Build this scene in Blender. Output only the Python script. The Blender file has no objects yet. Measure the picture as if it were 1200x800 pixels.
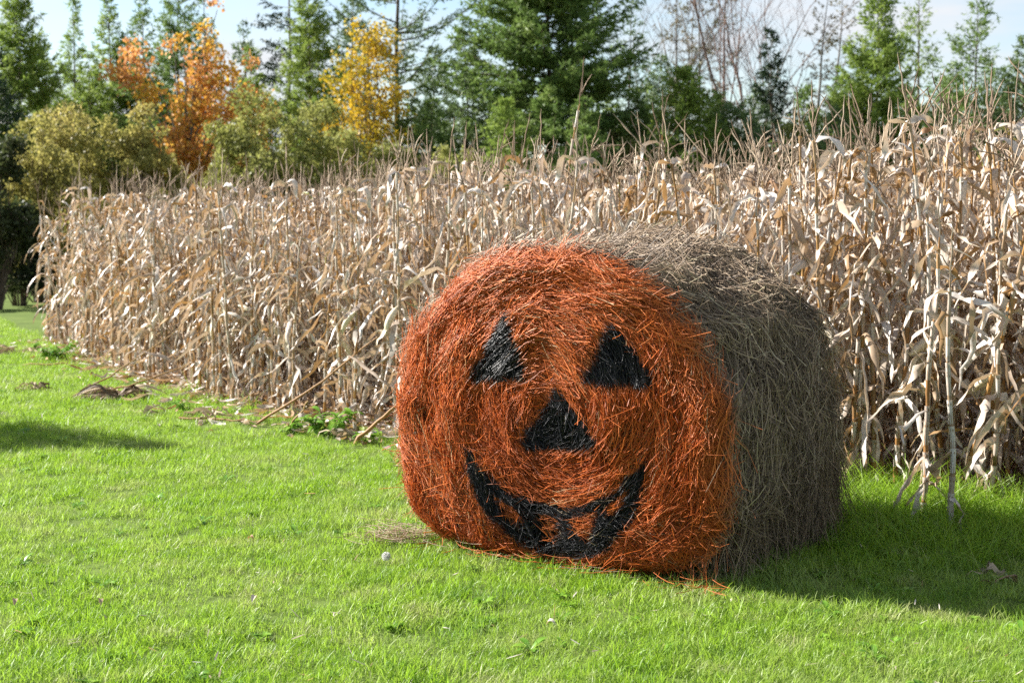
import bpy, math, random
import numpy as np
from math import radians as R, sin, cos, pi
random.seed(7)
rng = np.random.default_rng(7)
scene = bpy.context.scene
COL = scene.collection

# ---------------------------------------------------------------- camera, sky, sun, exposure
EYE = 1.62
PITCH = math.atan(150 / 1667)
cd = bpy.data.cameras.new('camera')
cam = bpy.data.objects.new('camera', cd)
COL.objects.link(cam)
cam.location = (0, 0, EYE)
cam.rotation_euler = (pi / 2 - PITCH, 0, 0)
cd.sensor_width = 36
cd.lens = 50
cd.clip_end = 3000
cd.dof.use_dof = True
cd.dof.focus_distance = 6.4
cd.dof.aperture_fstop = 4.0
scene.camera = cam

SUN_EL = R(34)
SHADOW = np.array([1.0, -0.34])                 # where shadows run on the ground
SHADOW = SHADOW / np.linalg.norm(SHADOW)
world = bpy.data.worlds.new('World')
scene.world = world
world.use_nodes = True
wt = world.node_tree
wn, wl = wt.nodes, wt.links
for n in list(wn):
    wn.remove(n)
out = wn.new('ShaderNodeOutputWorld')
bg = wn.new('ShaderNodeBackground')
bg.inputs[1].default_value = 0.065
sky = wn.new('ShaderNodeTexSky')
sky.sky_type = 'NISHITA'
sky.sun_disc = False
sky.sun_elevation = SUN_EL
# nishita: rotation 0 puts the sun on +Y, turning clockwise seen from above
sky.sun_rotation = math.atan2(-SHADOW[0], -SHADOW[1])
sky.air_density = 1.0
sky.dust_density = 0.5
tc = wn.new('ShaderNodeTexCoord')
mp = wn.new('ShaderNodeMapping')
mp.inputs['Scale'].default_value = (2.2, 2.2, 9.0)
mp.inputs['Location'].default_value = (0.3, 1.7, 0.4)
nz = wn.new('ShaderNodeTexNoise')
nz.inputs['Scale'].default_value = 1.9
nz.inputs['Detail'].default_value = 7
nz.inputs['Roughness'].default_value = 0.55
cr = wn.new('ShaderNodeValToRGB')
cr.color_ramp.elements[0].position = 0.44
cr.color_ramp.elements[1].position = 0.66
mx = wn.new('ShaderNodeMixRGB')
mx.inputs[2].default_value = (4.7, 4.85, 5.1, 1)
wl.new(tc.outputs['Generated'], mp.inputs[0])
wl.new(mp.outputs[0], nz.inputs['Vector'])
wl.new(nz.outputs['Fac'], cr.inputs[0])
wl.new(cr.outputs[0], mx.inputs[0])
wl.new(sky.outputs[0], mx.inputs[1])
wl.new(mx.outputs[0], bg.inputs[0])
wl.new(bg.outputs[0], out.inputs[0])

sd = bpy.data.lights.new('sun', 'SUN')
sd.energy = 5.0
sd.angle = R(0.5)
sd.color = (1.0, 0.955, 0.89)
sun = bpy.data.objects.new('sun', sd)
COL.objects.link(sun)
from mathutils import Vector
sdir = Vector((SHADOW[0] * cos(SUN_EL), SHADOW[1] * cos(SUN_EL), -sin(SUN_EL)))
sun.rotation_euler = sdir.to_track_quat('-Z', 'Y').to_euler()

vs = scene.view_settings
vs.view_transform = 'Standard'
vs.look = 'None'
vs.gamma = 1
vs.exposure = 1.55
scene.render.engine = 'CYCLES'
scene.cycles.max_bounces = 6
scene.cycles.diffuse_bounces = 3
scene.cycles.transmission_bounces = 4
scene.cycles.use_denoising = False


# ---------------------------------------------------------------- helpers
def tag(o, label=None, cat=None, group=None, kind=None):
    if label: o['label'] = label
    if cat: o['category'] = cat
    if group: o['group'] = group
    if kind: o['kind'] = kind
    return o


def empty(name, loc=(0, 0, 0), rz=0.0):
    o = bpy.data.objects.new(name, None)
    COL.objects.link(o)
    o.location = loc
    o.rotation_euler = (0, 0, rz)
    o.empty_display_size = 0.1
    return o


class MB:
    """collects verts, quads and tris with one 'rnd' and one 'u' value per vertex and a material slot per face"""
    def __init__(self):
        self.v, self.q, self.t, self.r, self.u, self.qm, self.tm = [], [], [], [], [], [], []
        self.n = 0

    def add(self, V, quads=None, tris=None, rnd=0.5, u=0.5, mat=0):
        V = np.asarray(V, float).reshape(-1, 3)
        k = len(V)
        self.v.append(V)
        self.r.append(np.broadcast_to(np.asarray(rnd, float), (k,)))
        self.u.append(np.broadcast_to(np.asarray(u, float), (k,)))
        if quads is not None and len(quads):
            q = np.asarray(quads, int).reshape(-1, 4)
            self.q.append(q + self.n)
            self.qm.append(np.broadcast_to(np.asarray(mat, int), (len(q),)))
        if tris is not None and len(tris):
            t = np.asarray(tris, int).reshape(-1, 3)
            self.t.append(t + self.n)
            self.tm.append(np.broadcast_to(np.asarray(mat, int), (len(t),)))
        self.n += k

    def arrays(self):
        cat = lambda L, sh: np.concatenate(L) if L else np.zeros(sh, int)
        return dict(v=np.concatenate(self.v), r=np.concatenate(self.r), u=np.concatenate(self.u),
                    q=cat(self.q, (0, 4)), t=cat(self.t, (0, 3)), qm=cat(self.qm, (0,)), tm=cat(self.tm, (0,)))

    def mesh(self, name, mats, smooth=True):
        a = self.arrays()
        nq, nt = len(a['q']), len(a['t'])
        me = bpy.data.meshes.new(name)
        me.vertices.add(len(a['v']))
        me.vertices.foreach_set('co', a['v'].astype(np.float32).ravel())
        me.loops.add(nq * 4 + nt * 3)
        me.loops.foreach_set('vertex_index', np.concatenate([a['q'].ravel(), a['t'].ravel()]).astype(np.int32))
        me.polygons.add(nq + nt)
        st = np.concatenate([np.arange(nq) * 4, nq * 4 + np.arange(nt) * 3]).astype(np.int32)
        me.polygons.foreach_set('loop_start', st)
        me.polygons.foreach_set('material_index', np.concatenate([a['qm'], a['tm']]).astype(np.int32))
        if smooth:
            me.polygons.foreach_set('use_smooth', np.ones(nq + nt, bool))
        for key, nm in (('r', 'rnd'), ('u', 'u')):
            at = me.attributes.new(nm, 'FLOAT', 'POINT')
            at.data.foreach_set('value', a[key].astype(np.float32))
        for m in (mats if isinstance(mats, (list, tuple)) else [mats]):
            me.materials.append(m)
        me.update(calc_edges=True)
        return me

    def build(self, name, mats, parent=None, smooth=True):
        o = bpy.data.objects.new(name, self.mesh(name, mats, smooth))
        COL.objects.link(o)
        if parent is not None:
            o.parent = parent
        return o


def nrm(a):
    return a / np.maximum(np.linalg.norm(a, axis=-1, keepdims=True), 1e-9)


def tubes(mb, P, rad, sides=3, rnd=None, mat=0, cap=False):
    """P (N,K,3) polylines, rad (N,K); adds N tubes at once"""
    P = np.asarray(P, float)
    if P.ndim == 2:
        P = P[None]
    N, K, _ = P.shape
    rad = np.broadcast_to(np.asarray(rad, float), (N, K))
    T = nrm(np.gradient(P, axis=1))
    ref = np.where(np.abs(T[..., 2:3]) > 0.9, np.array([1.0, 0.13, 0]), np.array([0.0, 0.1, 1.0]))
    ref = np.broadcast_to(ref[:, K // 2:K // 2 + 1], T.shape)
    A = nrm(np.cross(T, ref))
    B = np.cross(T, A)
    an = np.arange(sides) * 2 * pi / sides
    V = P[:, :, None, :] + rad[:, :, None, None] * (A[:, :, None, :] * np.cos(an)[None, None, :, None] + B[:, :, None, :] * np.sin(an)[None, None, :, None])
    base = (np.arange(N) * K * sides)[:, None, None]
    i = np.arange(K - 1)[None, :, None] * sides
    j = np.arange(sides)[None, None, :]
    j2 = (j + 1) % sides
    q = np.stack([base + i + j, base + i + j2, base + i + sides + j2, base + i + sides + j], -1).reshape(-1, 4)
    r = np.full(N, 0.5) if rnd is None else np.broadcast_to(np.asarray(rnd, float), (N,))
    u = np.broadcast_to(np.linspace(0, 1, K)[None, :, None], (N, K, sides)).ravel()
    mb.add(V.reshape(-1, 3), q, None, np.repeat(r, K * sides), u, mat)


def ribbons(mb, P, W, S, rnd=None, mat=0, fold=0.0):
    """P (N,K,3) centre lines, W (N,K) half widths, S (N,K,3) side vectors; fold lifts the two edges off the midrib"""
    P = np.asarray(P, float)
    N, K, _ = P.shape
    T = nrm(np.gradient(P, axis=1))
    S = nrm(S - T * np.sum(S * T, -1, keepdims=True))
    Nn = np.cross(T, S)
    r = np.full(N, 0.5) if rnd is None else np.broadcast_to(np.asarray(rnd, float), (N,))
    if np.ndim(fold) == 0 and fold == 0:
        V = np.stack([P - S * W[..., None], P + S * W[..., None]], 2)
        c = 2
    else:
        f = np.broadcast_to(np.asarray(fold, float), (N,))[:, None, None] * W[..., None]
        V = np.stack([P - S * W[..., None] + Nn * f, P, P + S * W[..., None] + Nn * f], 2)
        c = 3
    base = (np.arange(N) * K * c)[:, None, None]
    i = np.arange(K - 1)[None, :, None] * c
    j = np.arange(c - 1)[None, None, :]
    q = np.stack([base + i + j, base + i + j + 1, base + i + c + j + 1, base + i + c + j], -1).reshape(-1, 4)
    u = np.broadcast_to(np.linspace(0, 1, K)[None, :, None], (N, K, c)).ravel()
    mb.add(V.reshape(-1, 3), q, None, np.repeat(r, K * c), u, mat)


_perm = np.random.default_rng(3).random((64, 64, 16))
def vnoise(x, y, z=0.0, s=1.0):
    """smooth value noise in 0..1"""
    x, y = np.asarray(x) * s + 100.0, np.asarray(y) * s + 100.0
    z = np.broadcast_to(np.asarray(z, float) * s + 100.0, np.shape(x + y))
    xi, yi, zi = np.floor(x).astype(int), np.floor(y).astype(int), np.floor(z).astype(int)
    fx, fy, fz = x - xi, y - yi, z - zi
    fx, fy, fz = [t * t * (3 - 2 * t) for t in (fx, fy, fz)]
    def g(a, b, c):
        return _perm[(xi + a) % 64, (yi + b) % 64, (zi + c) % 16]
    l = lambda p, q, t: p + (q - p) * t
    return l(l(l(g(0, 0, 0), g(1, 0, 0), fx), l(g(0, 1, 0), g(1, 1, 0), fx), fy),
             l(l(g(0, 0, 1), g(1, 0, 1), fx), l(g(0, 1, 1), g(1, 1, 1), fx), fy), fz)


def inside(px, py, poly):
    poly = np.asarray(poly, float)
    c = np.zeros(np.shape(px), bool)
    j = len(poly) - 1
    for i in range(len(poly)):
        xi, yi = poly[i]
        xj, yj = poly[j]
        c ^= ((yi > py) != (yj > py)) & (px < (xj - xi) * (py - yi) / (yj - yi + 1e-12) + xi)
        j = i
    return c


# ---------------------------------------------------------------- materials
def new_mat(name):
    m = bpy.data.materials.new(name)
    m.use_nodes = True
    nt = m.node_tree
    for n in list(nt.nodes):
        nt.nodes.remove(n)
    return m, nt, nt.nodes.new('ShaderNodeOutputMaterial')


def ramp(nt, stops, src=None, interp='LINEAR'):
    n = nt.nodes.new('ShaderNodeValToRGB')
    e = n.color_ramp.elements
    while len(e) < len(stops):
        e.new(0.5)
    for i, (p, c) in enumerate(stops):
        e[i].position = p
        e[i].color = (*c, 1)
    n.color_ramp.interpolation = interp
    if src is not None:
        nt.links.new(src, n.inputs[0])
    return n.outputs[0]


def attr(nt, name):
    n = nt.nodes.new('ShaderNodeAttribute')
    n.attribute_name = name
    return n.outputs['Fac']


def math_(nt, op, a, b=None, clamp=False):
    n = nt.nodes.new('ShaderNodeMath')
    n.operation = op
    n.use_clamp = clamp
    for i, x in enumerate((a, b)):
        if x is None: continue
        if hasattr(x, 'default_value') or hasattr(x, 'links'):
            nt.links.new(x, n.inputs[i])
        else:
            n.inputs[i].default_value = x
    return n.outputs[0]


def mixc(nt, f, a, b, mode='MIX'):
    n = nt.nodes.new('ShaderNodeMixRGB')
    n.blend_type = mode
    for i, x in enumerate((f, a, b)):
        if isinstance(x, tuple): n.inputs[i].default_value = (*x, 1)
        elif isinstance(x, (int, float)): n.inputs[i].default_value = x
        else: nt.links.new(x, n.inputs[i])
    return n.outputs[0]


def noise(nt, scale, detail=3, coord='pos', rough=0.55, scl=None):
    n = nt.nodes.new('ShaderNodeTexNoise')
    n.inputs['Scale'].default_value = scale
    n.inputs['Detail'].default_value = detail
    n.inputs['Roughness'].default_value = rough
    if coord == 'pos':
        src = nt.nodes.new('ShaderNodeNewGeometry').outputs['Position']
    else:
        src = nt.nodes.new('ShaderNodeTexCoord').outputs['Object']
    if scl:
        m = nt.nodes.new('ShaderNodeMapping')
        m.inputs['Scale'].default_value = scl
        nt.links.new(src, m.inputs[0])
        src = m.outputs[0]
    nt.links.new(src, n.inputs['Vector'])
    return n.outputs['Fac']


def leafy(nt, outn, col, transl=0.35, rough=0.5, spec=0.25, tcol=None):
    """thin leaf surface: diffuse and gloss on top, light passing through"""
    p = nt.nodes.new('ShaderNodeBsdfPrincipled')
    p.inputs['Roughness'].default_value = rough
    p.inputs['Specular IOR Level'].default_value = spec
    nt.links.new(col, p.inputs['Base Color'])
    t = nt.nodes.new('ShaderNodeBsdfTranslucent')
    nt.links.new(tcol if tcol is not None else col, t.inputs['Color'])
    m = nt.nodes.new('ShaderNodeMixShader')
    m.inputs[0].default_value = transl
    nt.links.new(p.outputs[0], m.inputs[1])
    nt.links.new(t.outputs[0], m.inputs[2])
    nt.links.new(m.outputs[0], outn.inputs[0])


def solid(nt, outn, col, rough=0.7, spec=0.3, bump=None, bstr=0.4):
    p = nt.nodes.new('ShaderNodeBsdfPrincipled')
    p.inputs['Roughness'].default_value = rough
    p.inputs['Specular IOR Level'].default_value = spec
    nt.links.new(col, p.inputs['Base Color'])
    if bump is not None:
        b = nt.nodes.new('ShaderNodeBump')
        b.inputs['Strength'].default_value = bstr
        nt.links.new(bump, b.inputs['Height'])
        nt.links.new(b.outputs[0], p.inputs['Normal'])
    nt.links.new(p.outputs[0], outn.inputs[0])


def obj_random(nt):
    return nt.nodes.new('ShaderNodeObjectInfo').outputs['Random']


def m_orange():
    m, nt, o = new_mat('orange_painted_straw')
    r = attr(nt, 'rnd')
    c = ramp(nt, [(0.0, (0.10, 0.034, 0.012)), (0.15, (0.30, 0.072, 0.016)), (0.45, (0.60, 0.138, 0.024)), (0.8, (0.74, 0.205, 0.045)),
                  (0.88, (0.66, 0.25, 0.09)), (0.92, (0.40, 0.25, 0.12)), (1.0, (0.55, 0.42, 0.25))], r)
    n = noise(nt, 5.0, 2)
    c = mixc(nt, math_(nt, 'MULTIPLY', n, 0.35), c, (0.44, 0.080, 0.012))
    # spray paint of the face pattern reaching into neighbouring stems
    c = mixc(nt, attr(nt, 'u'), c, (0.012, 0.013, 0.016))
    solid(nt, o, c, 0.55, 0.35)
    return m


def m_black():
    m, nt, o = new_mat('black_painted_straw')
    r = attr(nt, 'rnd')
    c = ramp(nt, [(0.0, (0.006, 0.007, 0.009)), (0.8, (0.016, 0.017, 0.021)), (0.94, (0.035, 0.034, 0.036)), (0.975, (0.16, 0.11, 0.07)), (1.0, (0.30, 0.22, 0.13))], r)
    c = mixc(nt, math_(nt, 'SUBTRACT', 1.0, attr(nt, 'u')), c, (0.52, 0.13, 0.024))
    solid(nt, o, c, 0.42, 0.40)
    return m


def m_straw():
    m, nt, o = new_mat('weathered_straw')
    r = attr(nt, 'rnd')
    c = ramp(nt, [(0.0, (0.05, 0.033, 0.021)), (0.3, (0.165, 0.114, 0.076)), (0.6, (0.32, 0.222, 0.142)), (0.85, (0.47, 0.345, 0.225)), (0.97, (0.62, 0.50, 0.35)), (1.0, (0.30, 0.27, 0.10))], r)
    n = noise(nt, 3.0, 3)
    c = mixc(nt, math_(nt, 'MULTIPLY', n, 0.4), c, (0.16, 0.125, 0.09))
    c = mixc(nt, attr(nt, 'u'), c, (0.50, 0.13, 0.026))
    solid(nt, o, c, 0.5, 0.35)
    return m


def m_core(name, a, b):
    m, nt, o = new_mat(name)
    n = noise(nt, 40, 4, scl=(1, 1, 1))
    c = ramp(nt, [(0.3, a), (0.7, b)], n)
    solid(nt, o, c, 0.85, 0.1, n, 0.8)
    return m


def m_corn_leaf():
    m, nt, o = new_mat('dry_corn_leaf')
    r = math_(nt, 'FRACT', math_(nt, 'ADD', attr(nt, 'rnd'), math_(nt, 'MULTIPLY', obj_random(nt), 0.37)))
    c = ramp(nt, [(0.0, (0.20, 0.12, 0.06)), (0.14, (0.34, 0.215, 0.10)), (0.28, (0.47, 0.375, 0.285)), (0.46, (0.66, 0.62, 0.565)),
                  (0.74, (0.55, 0.465, 0.37)), (0.84, (0.42, 0.36, 0.31)), (0.92, (0.46, 0.26, 0.09)), (0.965, (0.33, 0.20, 0.12)), (0.985, (0.30, 0.30, 0.07)), (1.0, (0.20, 0.27, 0.05))], r)
    n = noise(nt, 26, 4, 'obj', 0.6)
    c = mixc(nt, ramp_f(nt, n, 0.5, 0.72), c, (0.27, 0.18, 0.11))
    tcol = mixc(nt, 0.6, c, (0.56, 0.29, 0.085))
    leafy(nt, o, c, 0.20, 0.40, 0.40, tcol)
    return m


def ramp_f(nt, src, a, b):
    n = nt.nodes.new('ShaderNodeMapRange')
    n.inputs['From Min'].default_value = a
    n.inputs['From Max'].default_value = b
    n.inputs['To Max'].default_value = 0.75
    nt.links.new(src, n.inputs['Value'])
    return n.outputs[0]


def m_corn_stem():
    m, nt, o = new_mat('dry_corn_stem')
    r = math_(nt, 'FRACT', math_(nt, 'ADD', attr(nt, 'rnd'), obj_random(nt)))
    c = ramp(nt, [(0.0, (0.22, 0.105, 0.032)), (0.35, (0.33, 0.175, 0.050)), (0.7, (0.37, 0.24, 0.095)), (1.0, (0.25, 0.175, 0.105))], r)
    n = noise(nt, 60, 3, 'obj', 0.6, (1, 1, 0.12))
    c = mixc(nt, ramp_f(nt, n, 0.5, 0.8), c, (0.26, 0.14, 0.07))
    solid(nt, o, c, 0.55, 0.25)
    return m


def m_tassel():
    m, nt, o = new_mat('dry_tassel')
    c = ramp(nt, [(0.0, (0.17, 0.115, 0.075)), (0.5, (0.29, 0.215, 0.15)), (1.0, (0.46, 0.37, 0.27))], attr(nt, 'rnd'))
    solid(nt, o, c, 0.7, 0.2)
    return m


def m_husk():
    m, nt, o = new_mat('dry_husk')
    n = noise(nt, 14, 4, 'obj', 0.6, (5, 5, 0.5))
    c = ramp(nt, [(0.3, (0.46, 0.34, 0.18)), (0.5, (0.66, 0.58, 0.43)), (0.75, (0.72, 0.66, 0.54))], n)
    solid(nt, o, c, 0.5, 0.35, n, 0.5)
    return m


def m_grass(name='grass_blades', tall=False):
    m, nt, o = new_mat(name)
    r = attr(nt, 'rnd')
    c = ramp(nt, [(0.0, (0.105, 0.20, 0.015)), (0.4, (0.200, 0.350, 0.026)), (0.75, (0.300, 0.455, 0.046)), (0.88, (0.36, 0.44, 0.11)),
                  (0.95, (0.33, 0.34, 0.13)), (1.0, (0.46, 0.40, 0.22))], r)
    if not tall:
        big = noise(nt, 0.9, 4)
        c = mixc(nt, ramp_f(nt, big, 0.42, 0.66), c, (0.37, 0.42, 0.15))
        med = noise(nt, 3.3, 3)
        c = mixc(nt, math_(nt, 'MULTIPLY', ramp_f(nt, med, 0.54, 0.68), 1.0), c, (0.46, 0.43, 0.22))
        c = mixc(nt, math_(nt, 'MULTIPLY', ramp_f(nt, med, 0.46, 0.30), 0.8), c, (0.085, 0.23, 0.022))
    tcol = mixc(nt, 0.6, c, (0.34, 0.55, 0.03))
    leafy(nt, o, c, 0.48, 0.45, 0.40, tcol)
    return m


def m_weed():
    m, nt, o = new_mat('broad_weed_leaf')
    c = ramp(nt, [(0.0, (0.10, 0.23, 0.022)), (0.6, (0.18, 0.35, 0.035)), (1.0, (0.29, 0.45, 0.06))], attr(nt, 'rnd'))
    leafy(nt, o, c, 0.35, 0.35, 0.4)
    return m


def m_ground():
    m, nt, o = new_mat('turf_ground')
    n1, n2 = noise(nt, 2.0, 6), noise(nt, 30, 5)
    c = ramp(nt, [(0.3, (0.07, 0.12, 0.02)), (0.6, (0.12, 0.19, 0.034)), (0.8, (0.22, 0.21, 0.08))], n1)
    c = mixc(nt, math_(nt, 'MULTIPLY', n2, 0.6), c, (0.09, 0.085, 0.035))
    solid(nt, o, c, 0.9, 0.1, n2, 0.7)
    return m


def m_soil():
    m, nt, o = new_mat('field_soil')
    n1, n2 = noise(nt, 3.0, 6), noise(nt, 45, 5)
    c = ramp(nt, [(0.3, (0.10, 0.062, 0.036)), (0.6, (0.19, 0.125, 0.075)), (0.8, (0.32, 0.24, 0.15))], n2)
    c = mixc(nt, math_(nt, 'MULTIPLY', n1, 0.5), c, (0.14, 0.085, 0.05))
    solid(nt, o, c, 0.95, 0.1, n2, 1.0)
    return m


def m_leaf(name, stops, transl=0.35, big=None):
    m, nt, o = new_mat(name)
    c = ramp(nt, stops, attr(nt, 'rnd'))
    if big:
        n = noise(nt, big[0], 3)
        c = mixc(nt, ramp_f(nt, n, 0.45, 0.7), c, big[1])
    leafy(nt, o, c, transl, 0.5, 0.25)
    return m


def m_bark(name, a, b):
    m, nt, o = new_mat(name)
    n = noise(nt, 9, 5, 'obj', 0.6, (3, 3, 0.6))
    c = ramp(nt, [(0.35, a), (0.65, b)], n)
    solid(nt, o, c, 0.9, 0.15, n, 0.8)
    return m


ORANGE, BLACK, STRAW = m_orange(), m_black(), m_straw()
CORE_O = m_core('painted_straw_core', (0.10, 0.022, 0.006), (0.26, 0.045, 0.010))
CORE_K = m_core('black_straw_core', (0.006, 0.006, 0.007), (0.02, 0.02, 0.022))
CORE_S = m_core('straw_core', (0.04, 0.03, 0.02), (0.11, 0.08, 0.055))
LEAF, STEM, TASSEL, HUSK = m_corn_leaf(), m_corn_stem(), m_tassel(), m_husk()
GRASS, TALLGRASS, WEED = m_grass(), m_grass('tall_grass_blades', True), m_weed()
BARK_G = m_bark('grey_bark', (0.13, 0.115, 0.10), (0.26, 0.235, 0.21))
BARK_B = m_bark('brown_bark', (0.06, 0.045, 0.032), (0.15, 0.115, 0.085))
BARK_R = m_bark('reddish_twigs', (0.14, 0.09, 0.075), (0.27, 0.185, 0.155))

# ---------------------------------------------------------------- ground and field
EDGE = np.array([(-5.85, 17.9), (-3.6, 13.7), (-2.2, 11.7), (-1.04, 10.35), (0.5, 9.0), (1.97, 7.85), (2.8, 7.2), (4.6, 6.0)])   # foot of the corn's front row


def plane(name, pts, m, z):
    me = bpy.data.meshes.new(name)
    me.from_pydata([(x, y, z) for x, y in pts], [], [tuple(range(len(pts)))])
    me.materials.append(m)
    o = bpy.data.objects.new(name, me)
    COL.objects.link(o)
    return tag(o, kind='structure')


plane('ground', [(-900, -60), (900, -60), (900, 1500), (-900, 1500)], m_ground(), 0.0)
fld = [tuple(p) for p in EDGE] + [(9, 10), (11, 24), (-8.3, 25.5)]
plane('field_soil', fld, m_soil(), 0.004)


def edge_dist(x, y):
    """distance of points from the front edge line of the corn, positive inside the field"""
    best = np.full(np.shape(x), 1e9)
    sg = np.ones(np.shape(x))
    for (ax, ay), (bx, by) in zip(EDGE[:-1], EDGE[1:]):
        dx, dy = bx - ax, by - ay
        t = np.clip(((x - ax) * dx + (y - ay) * dy) / (dx * dx + dy * dy), 0, 1)
        qx, qy = x - ax - t * dx, y - ay - t * dy
        d = np.hypot(qx, qy)
        s = np.sign(dx * (y - ay) - dy * (x - ax))
        up = d < best
        best = np.where(up, d, best)
        sg = np.where(up, s, sg)
    return best * sg


# ---------------------------------------------------------------- hay bale with the painted face
TH, BL, BW, BH, ZC = 0.60, 1.33, 1.80, 1.49, 0.60
BO = np.array([0.15, 6.45, 0.0])
BA = np.array([sin(TH), cos(TH), 0.0])       # along the roll, front to back
BE = np.array([cos(TH), -sin(TH), 0.0])      # across the front, viewer's left to right
UP = np.array([0, 0, 1.0])


def section(t, shrink=0.0, lump=True, k=0.0):
    """outline of the sagging roll at angle t: (u, z)"""
    c, s = np.cos(t), np.sin(t)
    n = 3.5
    h, w = BH - ZC, BW / 2
    u = np.where(s >= 0, c, np.sign(c) * np.abs(c) ** (2 / n)) * w
    z = np.where(s >= 0, ZC + h * s, ZC - ZC * np.abs(s) ** (2 / n))
    if lump:
        d = (vnoise(2.2 * c + 5, 2.2 * s + 5, 1.3 * np.asarray(k) + 3, 1.0) - 0.5) * 0.07 + (vnoise(7 * c + 9, 7 * s, 4 * np.asarray(k), 1.0) - 0.5) * 0.05
        d = d + 0.01 * np.clip(np.asarray(k), 0, 1) * np.clip(s, 0, 1)
    else:
        d = 0
    f = 1 + (d - shrink) / 0.78
    return u * f, np.maximum((z - ZC) * f + ZC, 0.0)


def bulge(rr):
    """how far the front stands out at radius share rr: flat with a rounded shoulder"""
    return 0.05 * (1 - rr ** 2) - 0.08 * np.clip((rr - 0.88) / 0.12, 0, 1) ** 2


EYE_L = [(-0.20, 1.16), (-0.30, 0.99), (-0.375, 0.867), (-0.37, 0.835), (-0.20, 0.85), (-0.078, 0.855), (-0.114, 1.0)]
EYE_R = [(0.374, 1.14), (0.324, 1.059), (0.249, 0.87), (0.40, 0.872), (0.568, 0.862), (0.535, 0.958)]
NOSE = [(0.101, 0.84), (0.03, 0.743), (-0.096, 0.584), (-0.069, 0.547), (0.10, 0.556), (0.290, 0.57), (0.297, 0.63), (0.206, 0.725)]
M_UP = [(-0.425, 0.515), (-0.357, 0.492), (-0.3, 0.406), (-0.188, 0.325), (-0.05, 0.285), (0.085, 0.281), (0.252, 0.310), (0.388, 0.38), (0.472, 0.462), (0.556, 0.545)]
M_LO = [(-0.425, 0.515), (-0.362, 0.324), (-0.272, 0.200), (-0.146, 0.098), (0.032, 0.060), (0.209, 0.076), (0.352, 0.138), (0.462, 0.250), (0.518, 0.374), (0.556, 0.545)]
TEETH = [[(-0.268, 0.300), (-0.128, 0.244), (-0.110, 0.190), (-0.195, 0.198)], [(-0.015, 0.233), (0.095, 0.24), (0.058, 0.115), (-0.005, 0.118)],
         [(0.170, 0.25), (0.315, 0.296), (0.275, 0.170), (0.218, 0.168)], [(0.350, 0.325), (0.462, 0.408), (0.440, 0.333), (0.374, 0.285)]]


def grown(poly, f, d=0.0):
    a = np.array(poly, float)
    c = a.mean(0)
    return [tuple(q) for q in c + (a - c) * f + nrm(a - c) * d]


EYE_L, EYE_R, NOSE = grown(EYE_L, 1.08), grown(EYE_R, 1.08), grown(NOSE, 1.06)
TEETH = [grown(t, 1.02) for t in TEETH]
M_UP = [(u, z + 0.014) for u, z in M_UP]
M_LO = [(u * 1.02, z - 0.014) for u, z in M_LO]


def region(u, z, jit=0.007):
    """0 plain, 1 left eye, 2 right eye, 3 nose, 4 mouth"""
    u = u + (vnoise(u, z, 1.0, 22) - 0.5) * 2.2 * jit
    z = z + (vnoise(u, z, 5.0, 22) - 0.5) * 2.2 * jit
    r = np.zeros(np.shape(u), int)
    r[inside(u, z, EYE_L)] = 1
    r[inside(u, z, EYE_R)] = 2
    r[inside(u, z, NOSE)] = 3
    mm = inside(u, z, M_UP + M_LO[::-1][1:-1])
    for t in TEETH:
        mm &= ~inside(u, z, t)
    r[mm] = 4
    return r


def fpos(u, z, off):
    """point on the front: across, up, standing out"""
    return BO + u[..., None] * BE + z[..., None] * UP - np.asarray(off)[..., None] * BA


_ts = np.linspace(-pi, pi, 2001)
_su, _sz = section(_ts, 0, False)
_pa = np.arctan2(_sz - ZC, _su)
_o = np.argsort(_pa)
_pa, _pr = _pa[_o], np.hypot(_su, _sz - ZC)[_o]


def radshare(u, z):
    """share of the outline's radius at a point of the front"""
    return np.hypot(u, z - ZC) / np.interp(np.arctan2(z - ZC, u), _pa, _pr, period=2 * pi)


bale = empty('hay_bale', tuple(BO))
tag(bale, 'large round hay bale with an orange front and black pumpkin grin on the lawn', 'hay bale')


def rebase(o):
    """children are modelled in world space; the Empty stands at the bale's base"""
    o.parent = bale
    o.matrix_parent_inverse = bale.matrix_world.inverted()
    o.location = -Vector(bale.location)
    o.matrix_parent_inverse.identity()
    return o


# the solid core under the stems: side wall and front cap
NT, NL = 140, 36
tt = np.linspace(0, 2 * pi, NT, endpoint=False)
roll = MB()
kk = np.linspace(0.02, 1.0, NL)
Tg, Kg = np.meshgrid(tt, kk)
su, sz = section(Tg, 0.105 + 0.08 * np.clip((Kg - 0.93) / 0.07, 0, 1) ** 2, True, Kg)
Vr = BO + su[..., None] * BE + sz[..., None] * UP + (Kg * BL)[..., None] * BA
ii, jj = np.meshgrid(np.arange(NL - 1), np.arange(NT), indexing='ij')
q = np.stack([ii * NT + jj, ii * NT + (jj + 1) % NT, (ii + 1) * NT + (jj + 1) % NT, (ii + 1) * NT + jj], -1).reshape(-1, 4)
roll.add(Vr.reshape(-1, 3), q, None, 0.3, 0, 1)
roll.add(np.concatenate([Vr[-1], [BO + ZC * UP + BL * 0.98 * BA]]), None, [(NT, (i + 1) % NT, i) for i in range(NT)], 0.3, 0, 1)
front, eyes, nose, mouth = MB(), [MB(), MB()], MB(), MB()
paints = [front, eyes[0], eyes[1], nose, mouth]
NR = 60
rr = np.linspace(0, 1, NR + 1)[1:]
Tg, Rg = np.meshgrid(tt, rr)
su, sz = section(Tg, 0.09, True, 0.0)
cu, cz = su * Rg, (sz - ZC) * Rg + ZC
cap = fpos(cu, cz, bulge(Rg) - 0.105)
ii, jj = np.meshgrid(np.arange(NR - 1), np.arange(NT), indexing='ij')
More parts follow.
